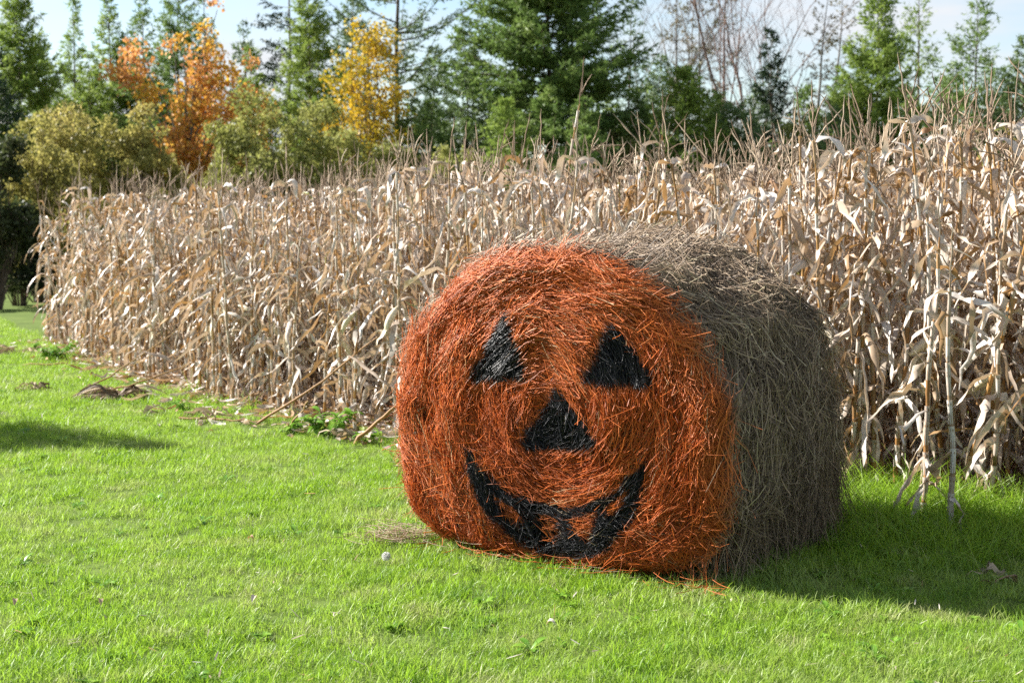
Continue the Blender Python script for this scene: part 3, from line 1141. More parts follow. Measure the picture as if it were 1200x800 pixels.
# ---------------------------------------------------------------- litter under the corn
lg = np.random.default_rng(88)
lit = MB()
N = 4200
s0 = lg.random(N)
seg = np.hypot(*(EDGE[1:] - EDGE[:-1]).T); cs = np.concatenate([[0], np.cumsum(seg)]) / seg.sum()
lx, ly = np.interp(s0, cs, EDGE[:, 0]), np.interp(s0, cs, EDGE[:, 1])
dd = np.where(lg.random(N) < 0.13, -np.abs(lg.normal(size=N)) * 0.28, np.abs(lg.normal(size=N)) * 0.9)
dd = np.where((lx > 0.9) & (dd < 0), -dd, dd)
lx, ly = lx + dd * 0.6, ly + dd * 0.8
K = 6
L = 0.05 + 0.28 * lg.random(N) ** 2
az = lg.random(N) * 2 * pi
s = np.linspace(-0.5, 0.5, K)[None] * L[:, None]
a = az[:, None] + lg.normal(size=N)[:, None] * 3 * s
P = np.stack([lx[:, None] + np.cos(a) * s, ly[:, None] + np.sin(a) * s,
              0.015 + 0.04 * lg.random(N)[:, None] + np.abs(lg.normal(size=(N, 1))) * 0.25 * np.abs(s) + 0.008 * lg.random((N, K))], -1)
tw = lg.normal(size=N)[:, None] * 1.2 * np.linspace(-1, 1, K)[None] + lg.normal(size=N)[:, None] * 0.6
S = np.stack([-np.sin(az)[:, None] * np.cos(tw), np.cos(az)[:, None] * np.cos(tw), np.sin(tw)], -1)
W = (0.005 + 0.016 * lg.random(N))[:, None] * np.array([0.5, 0.9, 1, 0.9, 0.6, 0.15])[None]
ribbons(lit, P, W, S, lg.random(N) * 0.93, 0, 0.35)
tag(lit.build('leaf_litter', [LEAF]), 'litter of dry corn leaves on the soil under the corn', 'leaf litter', kind='stuff')

# dry clippings and bits of straw caught in the lawn
cg = np.random.default_rng(93)
clip_ = MB()
N = 800
cy = 4.0 + 8.5 * cg.random(N) ** 1.2
cx = (cg.random(N) * 2 - 1) * (0.36 * cy + 0.6)
keepc = (edge_dist(cx, cy) < -0.1) & (vnoise(cx, cy, 2.0, 1.1) + 0.25 * cg.random(N) > 0.50)
cx, cy = cx[keepc], cy[keepc]
N = len(cx)
az = cg.random(N) * 2 * pi
s = np.linspace(-0.5, 0.5, 4)[None] * (0.02 + 0.05 * cg.random(N) ** 2)[:, None]
P = np.stack([cx[:, None] + np.cos(az)[:, None] * s, cy[:, None] + np.sin(az)[:, None] * s, 0.02 + 0.03 * cg.random(N)[:, None] + s * cg.normal(size=N)[:, None] * 0.5], -1)
P[..., 2] = np.maximum(P[..., 2], 0.008)
S = np.broadcast_to(np.stack([-np.sin(az), np.cos(az), 0.3 * cg.normal(size=N)], -1)[:, None], P.shape)
ribbons(clip_, P, (0.0012 + 0.0022 * cg.random(N))[:, None] * np.array([0.6, 1, 1, 0.4])[None], S, 0.15 + 0.75 * cg.random(N))
tag(clip_.build('dry_clippings', [LEAF]), 'dry clippings and bits of straw scattered in the lawn', 'clippings', kind='stuff')

# ---------------------------------------------------------------- stalks one can single out
def px_ground(px, y):
    return (px - 600) / 1667.0 * y


def special(px, y, h, seed, label, lean=0.0, ld=0.0, bare=0.6, rz=0.0, ears=False, green=0.0, plume=1.0):
    v = corn_variant(seed, h, bare=bare, ears=ears, green=green, plume=plume)
    ms = {k: v[k].mesh('corn_' + k, CM[k]) for k in CM if v[k].n}
    return corn_thing(ms, px_ground(px, y), y, rz, R(lean), ld, 1.0, label)


special(1120, 7.05, 1.30, 917, 'foremost corn stem standing apart in the tall grass in front of the corn', 1.5, pi, 0.78)
special(1090, 7.30, 1.50, 918, 'second corn stem in the tall grass just behind the foremost one', 1.0, 0, 0.55)
special(640, 10.4, 2.42, 903, 'tallest thin corn stem rising high over the bale against the big spruce', 3.0, 0.0, 0.72, plume=0.4)
special(764, 10.0, 2.16, 904, 'tall corn stem over the bale in line with the half bare spruce', 0.8, 0.0, 0.5, plume=0.4)
special(587, 10.6, 2.03, 905, 'upright corn stem with a plume tassel left of the tallest stem', 0.5, 0, 0.5)
special(674, 10.3, 2.02, 906, 'tasselled corn stem right of the tallest stem above the bale', 1.0, 0, 0.5)
special(945, 8.6, 2.08, 907, 'tall tasselled corn stem rising just behind the grey shoulder of the bale', 0.5, 0, 0.5, ears=True)
special(1005, 8.0, 1.70, 908, 'corn stalk with a green yellow leaf right beside the bale', 2, 0, 0.1, green=0.35)

# stems that have fallen or lean out of the front row
def fallen(p0, p1, sag, rad, label, cat='fallen stalk', nleaf=3, seed=0, name='fallen_stalk'):
    g = np.random.default_rng(seed)
    p0, p1 = np.array(p0, float), np.array(p1, float)
    s = np.linspace(0, 1, 10)[:, None]
    Q = p0 + (p1 - p0) * s + np.array([0, 0, -1.0]) * sag * np.sin(s * pi) + g.normal(size=(10, 3)) * 0.006
    Q[:, 2] = np.maximum(Q[:, 2], 0.012)
    root = empty(name, tuple(p0))
    tag(root, label, cat)
    st = MB()
    tubes(st, (Q - p0)[None], (np.linspace(1, 0.5, 10) * rad)[None], 6, 0.2 + 0.4 * g.random())
    st.build('stem', [STEM], root)
    lv = MB()
    for i in range(nleaf):
        t = 0.2 + 0.7 * g.random()
        c = p0 + (p1 - p0) * t
        c[2] = max(c[2], 0.02)
        d = nrm(g.normal(size=3)) * 0.8 + nrm(p1 - p0) * 0.8
        d[2] = -0.3 * abs(d[2])
        d = nrm(d)
        L = 0.2 + 0.25 * g.random()
        k = np.linspace(0, 1, 8)[:, None]
        P = c + d * L * k + np.array([0, 0, -0.25]) * L * k ** 2 + g.normal(size=(8, 3)) * 0.008
        P[:, 2] = np.maximum(P[:, 2], 0.012)
        tw = np.linspace(0, g.normal() * 2, 8)
        a0 = nrm(np.cross(d, UP))
        S = a0 * np.cos(tw)[:, None] + UP * np.sin(tw)[:, None]
        W = (0.02 + 0.012 * g.random()) * np.interp(k[:, 0], [0, 0.3, 0.8, 1], [0.5, 1, 0.7, 0.1])
        ribbons(lv, (P - p0)[None], W[None], S[None], [g.random() * 0.6], 0, 0.4)
    if nleaf:
        lv.build('leaves', [LEAF], root)
    return root


fallen((-1.95, 10.75, 0.02), (-0.98, 10.35, 0.72), 0.03, 0.011, 'long pale stem leaning diagonally out of the corn left of the bale', nleaf=2, seed=1)
fallen((-1.10, 9.85, 0.015), (-0.72, 9.75, 0.36), -0.01, 0.016, 'short grey stub leaning against the corn close to the left of the bale', nleaf=1, seed=2)
fallen((-1.72, 10.45, 0.012), (-1.50, 10.4, 0.24), 0.02, 0.010, 'bent brown stub with hanging leaf left of the green weed', nleaf=2, seed=3)
fallen((-3.75, 12.3, 0.02), (-2.85, 12.35, 0.30), 0.02, 0.010, 'broken stem sticking up from the brown clump of pulled corn', nleaf=0, seed=4)
fallen((-3.85, 12.35, 0.02), (-2.95, 12.65, 0.62), 0.03, 0.010, 'higher stem leaning from the brown clump back into the corn', nleaf=2, seed=5)
fallen((-5.2, 15.0, 0.02), (-4.4, 14.9, 0.05), 0.0, 0.012, 'dark stem lying flat on the grass at the far corn edge', nleaf=1, seed=6)
fallen((-2.62, 11.1, 0.02), (-1.9, 10.75, 0.05), 0.0, 0.010, 'pale stem lying along the foot of the corn beside the bent stub', nleaf=3, seed=7)

# brown pulled-up clump of corn lying on the grass
def dead_clump(x, y, r, h, n, label, seed, dark=0.2):
    g = np.random.default_rng(seed)
    mb = MB()
    K = 7
    az = g.normal(size=n) * 0.5 + g.integers(0, 2, n) * pi + 0.1
    k = np.linspace(0, 1, K)[None]
    L = r * (0.5 + 0.7 * g.random(n))[:, None]
    P = np.stack([np.cos(az)[:, None] * L * k, np.sin(az)[:, None] * L * k * 0.5 + g.normal(size=n)[:, None] * 0.05,
                  0.02 + h * g.random(n)[:, None] * np.sin(k * pi * 0.9 + 0.25)], -1) + g.normal(size=(n, K, 3)) * 0.012
    P[..., 2] = np.maximum(P[..., 2], 0.012)
    S = np.broadcast_to(nrm(g.normal(size=(n, 1, 3))), P.shape)
    W = (0.006 + 0.012 * g.random(n))[:, None] * np.array([0.6, 0.9, 1, 1, 0.8, 0.5, 0.1])[None]
    ribbons(mb, P, W, S, np.where(g.random(n) < dark, 0.05 * g.random(n), g.random(n) * 0.6), 0, 0.4)
    o = mb.build('dead_leaf_clump', [LITTER])
    o.location = (x, y, 0)
    return tag(o, label, 'dead leaves')


LITTER = m_leaf('brown_dead_leaf', [(0.0, (0.085, 0.055, 0.035)), (0.02, (0.17, 0.11, 0.065)), (0.05, (0.30, 0.21, 0.13)), (0.5, (0.50, 0.40, 0.27))], 0.15)
dead_clump(-3.42, 12.3, 0.36, 0.10, 44, 'brown clump of pulled corn lying on the grass at the corn edge', 1, 0.5)
dead_clump(-2.35, 11.0, 0.22, 0.10, 10, 'small upright curled brown leaf on the lawn in front of the corn', 2)
dead_clump(-4.35, 12.9, 0.20, 0.07, 10, 'low pile of dry leaves on the lawn behind the tree shadow', 3)
dead_clump(-3.75, 12.7, 0.12, 0.07, 7, 'curled pale leaf on the grass between the two brown clumps', 4)
dead_clump(-2.95, 11.35, 0.16, 0.06, 7, 'flat pale husk on the grass nearest the shadow tip', 5)
dead_clump(-6.15, 16.6, 0.35, 0.08, 16, 'heap of dry leaves on the grass at the far corner of the corn', 6)
dead_clump(-5.6, 16.2, 0.5, 0.08, 22, 'strip of pale leaves along the far foot of the corn', 7)
dead_clump(-1.25, 10.15, 0.2, 0.06, 12, 'dry leaves on bare soil beside the bale and weed', 8)
dead_clump(2.2, 6.15, 0.16, 0.03, 4, 'thin dry leaf strip lying at the edge of the bale shadow', 9)

# leafy green weeds at the foot of the corn
def weed(x, y, n, L, w, label, seed, h=0.3):
    g = np.random.default_rng(seed)
    root = empty('leafy_weed', (x, y, 0))
    tag(root, label, 'weed')
    K = 5
    st, lv = MB(), MB()
    ns = 7
    az = g.random(ns) * 2 * pi
    k = np.linspace(0, 1, K)[None]
    hh = (h * (0.4 + 0.6 * g.random(ns)))[:, None]
    P = np.stack([np.cos(az)[:, None] * hh * 0.9 * k, np.sin(az)[:, None] * hh * 0.9 * k, hh * k * (1 - 0.25 * k)], -1)
    tubes(st, P, np.broadcast_to(np.linspace(0.004, 0.0015, K), (ns, K)), 4, 0.4)
    i = g.integers(0, ns, n)
    t = 0.25 + 0.75 * g.random(n)
    c = np.stack([np.cos(az[i]) * hh[i, 0] * 0.9 * t, np.sin(az[i]) * hh[i, 0] * 0.9 * t, hh[i, 0] * t * (1 - 0.25 * t)], -1)
    la = g.random(n) * 2 * pi
    l = (L * (0.5 + 0.7 * g.random(n)))[:, None]
    e0 = (g.random(n) * 0.9)[:, None]
    Q = c[:, None] + np.stack([np.cos(la)[:, None] * l * k, np.sin(la)[:, None] * l * k, l * (e0 * k - 0.6 * k ** 2)], -1)
    Q[..., 2] = np.maximum(Q[..., 2], 0.01)
    S = np.broadcast_to(np.stack([-np.sin(la), np.cos(la), 0.2 * g.normal(size=n)], -1)[:, None], Q.shape)
    ribbons(lv, Q, np.broadcast_to(w * np.array([0.2, 0.9, 1, 0.7, 0.05]), (n, K)), S, g.random(n), 0, 0.3)
    st.build('stem', [WEED], root)
    lv.build('leaves', [WEED], root)
    return root


weed(-1.35, 10.25, 110, 0.09, 0.020, 'bright green leafy weed at the foot of the corn just left of the bale', 1)
weed(-1.62, 10.4, 40, 0.07, 0.016, 'smaller green weed hugging the leaning pale stem', 2, 0.16)
weed(-1.02, 9.95, 40, 0.06, 0.014, 'sparse low weed under the grey stub beside the bale', 3, 0.14)
weed(-5.05, 15.6, 90, 0.10, 0.022, 'spreading green weed on the grass at the far corn edge', 4, 0.28)
weed(-2.6, 11.35, 50, 0.07, 0.016, 'low green weed in the litter along the middle of the corn edge', 5, 0.15)
weed(2.95, 7.55, 60, 0.08, 0.016, 'low broad weed under the corn beyond the foremost stem', 6, 0.2)

# dandelion clocks and small white clover heads in the lawn
def dandelion(x, y, h, r, label, seed):
    g = np.random.default_rng(seed)
    root = empty('dandelion', (x, y, 0))
    tag(root, label, 'dandelion')
    st = MB()
    P = np.stack([np.linspace(0, 0.01, 5), np.zeros(5), np.linspace(0, h, 5)], -1)
    tubes(st, P[None], np.full((1, 5), 0.0016), 5, 0.7)
    st.build('stem', [WEED], root)
    hd = MB()
    n = 110
    d = nrm(g.normal(size=(n, 3)))
    c = np.array([0.01, 0, h])
    k = np.linspace(0.15, 1, 3)
    tubes(hd, c + d[:, None] * (k[None, :, None] * r), np.broadcast_to(np.array([0.0004, 0.0004, 0.0008]), (n, 3)), 3, 0.9)
    for j in range(5):                                # the parachute hairs at each tip
        e_ = nrm(d + g.normal(size=(n, 3)) * 0.5)
        tubes(hd, np.stack([c + d * r, c + d * r + e_ * 0.005, c + d * r + e_ * 0.009], 1), 0.0005, 3, 1.0)
    hd.build('seed_head', [FLUFF], root)
    return root


FLUFF = m_leaf('seed_fluff', [(0.0, (0.6, 0.58, 0.52)), (1.0, (0.9, 0.9, 0.88))], 0.5)
def gp(px, py):
    """ground point seen at a pixel of the photograph"""
    f = 1667.0
    cp, sp = cos(PITCH), sin(PITCH)
    rx, ry = (px - 600) / f, -(py - 400) / f
    d = np.array([rx, cp + ry * sp, -sp + ry * cp])
    t = EYE / -d[2]
    return d[0] * t, d[1] * t


for px, py, h, r, lab in ((450, 664, 0.05, 0.013, 'dandelion clock beside the loose straw at the left foot of the bale'),):
    x, y = gp(px, py)
    dandelion(x, y, h, r, lab, int(px))

# small dry leaves dropped on the lawn
dg = np.random.default_rng(91)
leafspots = [(17, 719, 'small dry leaf in the near lawn corner'), (118, 719, 'small dry leaf on the lawn, nearer the bale of two'),
             (186, 506, 'pale leaf at the tip of the tree shadow'), (250, 512, 'white scrap of husk on the lawn below the corn'), (291, 640, 'small dry leaf alone in the middle of the lawn'),
             (295, 715, 'small dry leaf on the lawn on the near side of the loose straw'), (640, 742, 'straw coloured leaf in the near grass below the mouth'), (180, 482, 'small grey leaf on the grass below the brown clump')]
for px, py, lab in leafspots:
    x, y = gp(px, py)
    mb = MB()
    K = 6
    k = np.linspace(0, 1, K)[:, None]
    a = dg.random() * 2 * pi
    L = 0.03 + 0.025 * dg.random()
    P = np.concatenate([np.cos(a) * L * k, np.sin(a) * L * k, 0.035 + 0.02 * np.sin(k * 3)], 1)
    W = 0.010 * np.array([0.1, 0.8, 1, 0.9, 0.5, 0.05])
    ribbons(mb, P[None], W[None], np.tile([-np.sin(a), np.cos(a), 0.3], (K, 1))[None], [0.5 + 0.4 * dg.random()], 0, 0.5)
    o = mb.build('fallen_leaf', [LEAF])
    o.location = (x, y, 0)
    tag(o, lab, 'leaf')

# ---------------------------------------------------------------- trees behind the field
def place(px, D):
    return (px - 600) / 1667.0 * D


def height(topy, D):
    return EYE + (250 - topy) / 1667.0 * D


GREEN = {
    'larch': m_leaf('larch_needles', [(0.0, (0.12, 0.185, 0.030)), (0.5, (0.21, 0.295, 0.055)), (1.0, (0.31, 0.38, 0.095))], 0.45),
    'spruce': m_leaf('spruce_needles', [(0.0, (0.065, 0.110, 0.040)), (0.5, (0.120, 0.180, 0.062)), (1.0, (0.190, 0.250, 0.090))], 0.38),
    'fir': m_leaf('fir_needles', [(0.0, (0.085, 0.145, 0.036)), (0.5, (0.150, 0.230, 0.056)), (1.0, (0.235, 0.315, 0.085))], 0.42),
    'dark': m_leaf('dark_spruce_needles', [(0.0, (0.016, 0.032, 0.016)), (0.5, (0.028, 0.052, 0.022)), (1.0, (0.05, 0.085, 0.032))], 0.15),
    'brown': m_leaf('dying_needles', [(0.0, (0.11, 0.085, 0.055)), (0.5, (0.19, 0.15, 0.09)), (1.0, (0.15, 0.18, 0.07))], 0.25),
}
TREES = 'trees behind the corn field'


def conifer(px, D, topy, half, kind, label, nb=110, z0=0.3, up=(-0.15, 0.6), dens=1.0, prof=0.85, seed=0, needle=0.085, bark=None, curl=0.25, lean=0.0, name='conifer_tree'):
    g = np.random.default_rng(1000 + seed)
    h = height(topy, D)
    Rb = 1.2 * half / 1667.0 * D
    x = place(px, D)
    nb = int(nb * 1.7)
    dens = dens * 1.5
    needle = needle * 1.2
    root = empty(name, (x, D, 0))
    root.rotation_euler = (0, lean, 0)
    tag(root, label, 'tree', TREES)
    tr, cr_ = MB(), MB()
    zt = np.linspace(0, h, 12)
    tx = np.cumsum(g.normal(size=12) * 0.02)
    ty = np.cumsum(g.normal(size=12) * 0.02)
    tx, ty = tx - tx[0], ty - ty[0]
    tubes(tr, np.stack([tx, ty, zt], -1)[None], (np.linspace(1, 0.04, 12) * (0.009 * h + 0.01))[None], 7, 0.5)
    # limbs in rough whorls
    t = np.sort(g.random(nb) ** 0.9)
    t = (np.round(t * nb / 5) / (nb / 5) + g.normal(size=nb) * 0.012).clip(0, 0.995)
    zb = z0 + (h - z0) * t
    L = Rb * np.minimum((1 - t) / 0.60, 1.25) ** prof * (0.60 + 0.55 * g.random(nb)) + 0.08
    az = g.random(nb) * 2 * pi
    el = up[0] + (up[1] - up[0]) * t + g.normal(size=nb) * 0.12
    K = 7
    s = np.linspace(0, 1, K)
    def along(s_, L_, el_, az_, zb_):
        r = L_ * s_ * np.cos(el_)
        zz = zb_ + L_ * (np.sin(el_) * s_ + curl * (s_ ** 2 - s_ * 0.7))
        bx = np.interp(zb_, zt, tx); by = np.interp(zb_, zt, ty)
        return np.stack([bx + r * np.cos(az_), by + r * np.sin(az_), zz], -1)
    P = along(s[None], L[:, None], el[:, None], az[:, None], zb[:, None])
    tubes(tr, P, np.maximum(0.004, 0.010 * L)[:, None] * np.linspace(1, 0.25, K)[None], 3, 0.5)
    # twigs
    nt = np.maximum(4, (L / 0.075 * dens).astype(int))
    b = np.repeat(np.arange(nb), nt)
    M = len(b)
    sp_ = 0.12 + 0.88 * g.random(M) ** 0.85
    base = along(sp_, L[b], el[b], az[b], zb[b])
    side = np.where(g.random(M) < 0.5, 1, -1) * (0.5 + 0.6 * g.random(M))
    ta = az[b] + side
    te = el[b] * 0.5 + g.normal(size=M) * 0.30 - 0.10
    tl = (0.10 + 0.28 * (1 - sp_) * np.minimum(L[b], 1.6)) * (0.6 + 0.7 * g.random(M))
    d = np.stack([np.cos(te) * np.cos(ta), np.cos(te) * np.sin(ta), np.sin(te)], -1)
    tip = base + d * tl[:, None]
    # needle sprays along each twig
    nn = np.maximum(3, (tl / 0.032).astype(int))
    w = np.repeat(np.arange(M), nn)
    Q = len(w)
    q0 = base[w] + d[w] * (tl[w] * g.random(Q))[:, None]
    nd = nrm(d[w] * 0.9 + g.normal(size=(Q, 3)) * 0.75)
    nl = needle * (0.6 + 0.8 * g.random(Q))
    sd_ = nrm(np.cross(nd, g.normal(size=(Q, 3))))
    wdt = (nl * 0.17)[:, None]
    V = np.stack([q0 - sd_ * wdt, q0 + sd_ * wdt, q0 + nd * nl[:, None]], 1)
    rb = g.random(nb)
    rn = np.clip(0.55 * rb[b][w] + 0.45 * g.random(Q), 0, 1)
    cr_.add(V.reshape(-1, 3), None, np.arange(Q * 3).reshape(-1, 3), np.repeat(rn, 3), 0.5)
    tr.build('trunk', [bark or BARK_B], root)
    cr_.build('crown', [GREEN[kind]], root, smooth=False)
    return root


conifer(2, 30, 62, 40, 'dark', 'very dark spruce cut by the frame beside the pale green larch', 120, seed=1)
conifer(31, 34, -6, 62, 'larch', 'bushy bright green larch, first in the line beside the dark spruce', 190, dens=1.2, prof=0.75, seed=2, up=(0.0, 0.8), name='larch_tree')
conifer(93, 38, 4, 44, 'larch', 'thin larch with a bare pointed top behind the olive bush', 130, dens=1.0, seed=3, prof=1.3, up=(0.1, 0.9), name='larch_tree')
conifer(133, 37, -8, 52, 'larch', 'slim larch left of the orange maple with a long bare leader', 140, dens=1.0, seed=4, prof=1.3, up=(0.1, 0.9), name='larch_tree')
conifer(176, 36, 5, 46, 'fir', 'small pointed fir rising behind the side branch of the orange maple', 130, dens=0.9, seed=5, prof=1.0)
conifer(213, 40, -30, 54, 'fir', 'dense tall fir behind the crown of the orange maple', 170, dens=1.1, seed=6, prof=0.7)
conifer(247, 42, -14, 22, 'spruce', 'narrow spire of spruce right behind the top of the orange maple', 80, seed=7, prof=0.8)
conifer(292, 41, 30, 30, 'spruce', 'short spruce showing between orange maple and grey trunked pine', 100, seed=8)
conifer(338, 38, -70, 52, 'dark', 'dark pine with a grey bare trunk and few drooping boughs', 46, z0=2.0, seed=9, up=(-0.35, 0.3), dens=0.9, prof=0.5, bark=BARK_G, name='pine_tree')
conifer(366, 35, -18, 46, 'larch', 'bright green larch just left of the yellow maple', 180, dens=1.15, seed=10, prof=0.75, up=(-0.05, 0.7), name='larch_tree')
conifer(466, 39, -160, 96, 'spruce', 'tall open pine with long upswept boughs behind the yellow maple', 62, z0=1.2, seed=11, up=(0.05, 0.55), dens=0.55, prof=0.55, curl=0.45, name='pine_tree')
conifer(418, 44, -20, 40, 'spruce', 'grey green spruce hidden behind the yellow maple', 100, seed=12)
conifer(545, 36, 34, 52, 'spruce', 'dark medium spruce between open pine and biggest spruce', 150, seed=13, prof=0.8)
conifer(507, 33, 118, 40, 'fir', 'low young fir in front of the open pine', 120, seed=14)
conifer(642, 34, -150, 104, 'fir', 'biggest broad spruce in the middle, its top beyond the frame', 280, dens=1.15, seed=15, prof=0.55, up=(-0.2, 0.4), needle=0.10, name='spruce_tree')
conifer(590, 30, 120, 48, 'larch', 'low pale green young larch at the skirt of the biggest spruce', 140, seed=16, name='larch_tree')
conifer(688, 31, 120, 42, 'fir', 'young fir tucked under the right skirt of the biggest spruce', 120, seed=17)
conifer(735, 38, 4, 36, 'spruce', 'narrow open spruce alone in the sky gap right of the biggest spruce', 60, z0=1.6, dens=0.55, seed=18, prof=0.7, up=(-0.2, 0.4))
conifer(790, 40, -40, 40, 'brown', 'sparse half bare spruce with grey boughs above the pale larch', 60, dens=0.35, seed=19, prof=0.6, bark=BARK_G)
conifer(802, 32, 86, 56, 'larch', 'wide pale green young larch below the half bare spruce', 170, dens=1.1, seed=20, prof=0.7, up=(0.0, 0.7), name='larch_tree')
conifer(905, 35, 42, 34, 'dark', 'small black green spruce under the bare reddish tree', 130, seed=21, prof=0.8)
conifer(862, 32, 128, 46, 'spruce', 'low rounded spruce between pale larch and black green spruce', 120, seed=22, prof=0.6)
conifer(944, 40, -25, 34, 'brown', 'thin thinning conifer leaning beside the bare reddish tree', 60, dens=0.45, seed=23, prof=0.7, lean=0.07, bark=BARK_G)
conifer(1020, 33, -4, 60, 'larch', 'full bright green larch over the corn right of the bale', 200, dens=1.2, seed=24, prof=0.75, up=(0.0, 0.8), name='larch_tree')
conifer(1072, 37, -22, 46, 'larch', 'see-through larch just right of the full bright larch', 90, dens=0.6, seed=25, prof=0.8, up=(0.15, 0.9), name='larch_tree')
conifer(1136, 34, 0, 62, 'fir', 'wide airy larch with a thin leader near the frame edge', 110, dens=0.65, seed=26, prof=0.8, up=(0.1, 0.8), curl=0.4, name='larch_tree')
conifer(1190, 33, 48, 52, 'spruce', 'spruce cut by the frame edge beside the airy larch', 140, seed=27)
conifer(1095, 31, 120, 44, 'fir', 'low fir between the see-through larch and the airy larch', 120, seed=28)
conifer(978, 31, 130, 40, 'spruce', 'low dark fir at the foot of the full bright larch', 110, seed=29)
conifer(1236, 36, 0, 60, 'larch', 'larch standing beyond the frame edge spruce', 130, seed=30, name='larch_tree')
conifer(62, 36, 62, 44, 'larch', 'low full larch between the two left hand larches over the olive bush', 130, seed=61, name='larch_tree')
conifer(114, 35, 66, 40, 'larch', 'short larch between the thin larch and the slim larch', 120, seed=62, name='larch_tree')
conifer(158, 37, 44, 40, 'fir', 'short fir just left of the branch reaching out of the orange maple', 120, seed=63)
conifer(302, 37, 62, 40, 'larch', 'low larch at the right shoulder of the orange maple', 120, seed=64, name='larch_tree')
conifer(505, 40, 60, 44, 'spruce', 'blue green spruce behind the boughs of the open pine', 120, seed=65)
conifer(708, 36, 96, 36, 'larch', 'short larch leaning on the right skirt of the biggest spruce', 100, seed=66, name='larch_tree')
conifer(1108, 36, 78, 40, 'fir', 'half height fir between see-through larch and airy larch', 110, seed=67)
conifer(985, 36, 92, 36, 'fir', 'short fir left of the full bright larch', 100, seed=68)
conifer(482, 34, 112, 40, 'fir', 'low fir between the yellow maple and the young fir by the open pine', 110, seed=71)
conifer(748, 33, 112, 40, 'fir', 'low bushy fir under the narrow open spruce in the sky gap', 120, seed=72)
conifer(836, 33, 112, 42, 'larch', 'low bright larch behind the rounded spruce', 120, seed=73, name='larch_tree')
conifer(884, 36, 104, 40, 'spruce', 'low spruce left beside the black green one under the reddish tree', 110, seed=74)
conifer(938, 34, 106, 40, 'fir', 'low fir in front of the leaning thinning conifer', 120, seed=75)
conifer(1052, 34, 104, 42, 'larch', 'low larch filling the gap right of the full bright larch', 120, seed=76, name='larch_tree')
conifer(1165, 36, 84, 40, 'fir', 'half height fir between the airy larch and the edge spruce', 120, seed=77)
conifer(765, 39, 70, 36, 'spruce', 'short spruce behind the pale young larch', 100, seed=78)
conifer(-55, 33, 20, 55, 'spruce', 'spruce standing left of the very dark one', 140, seed=31)


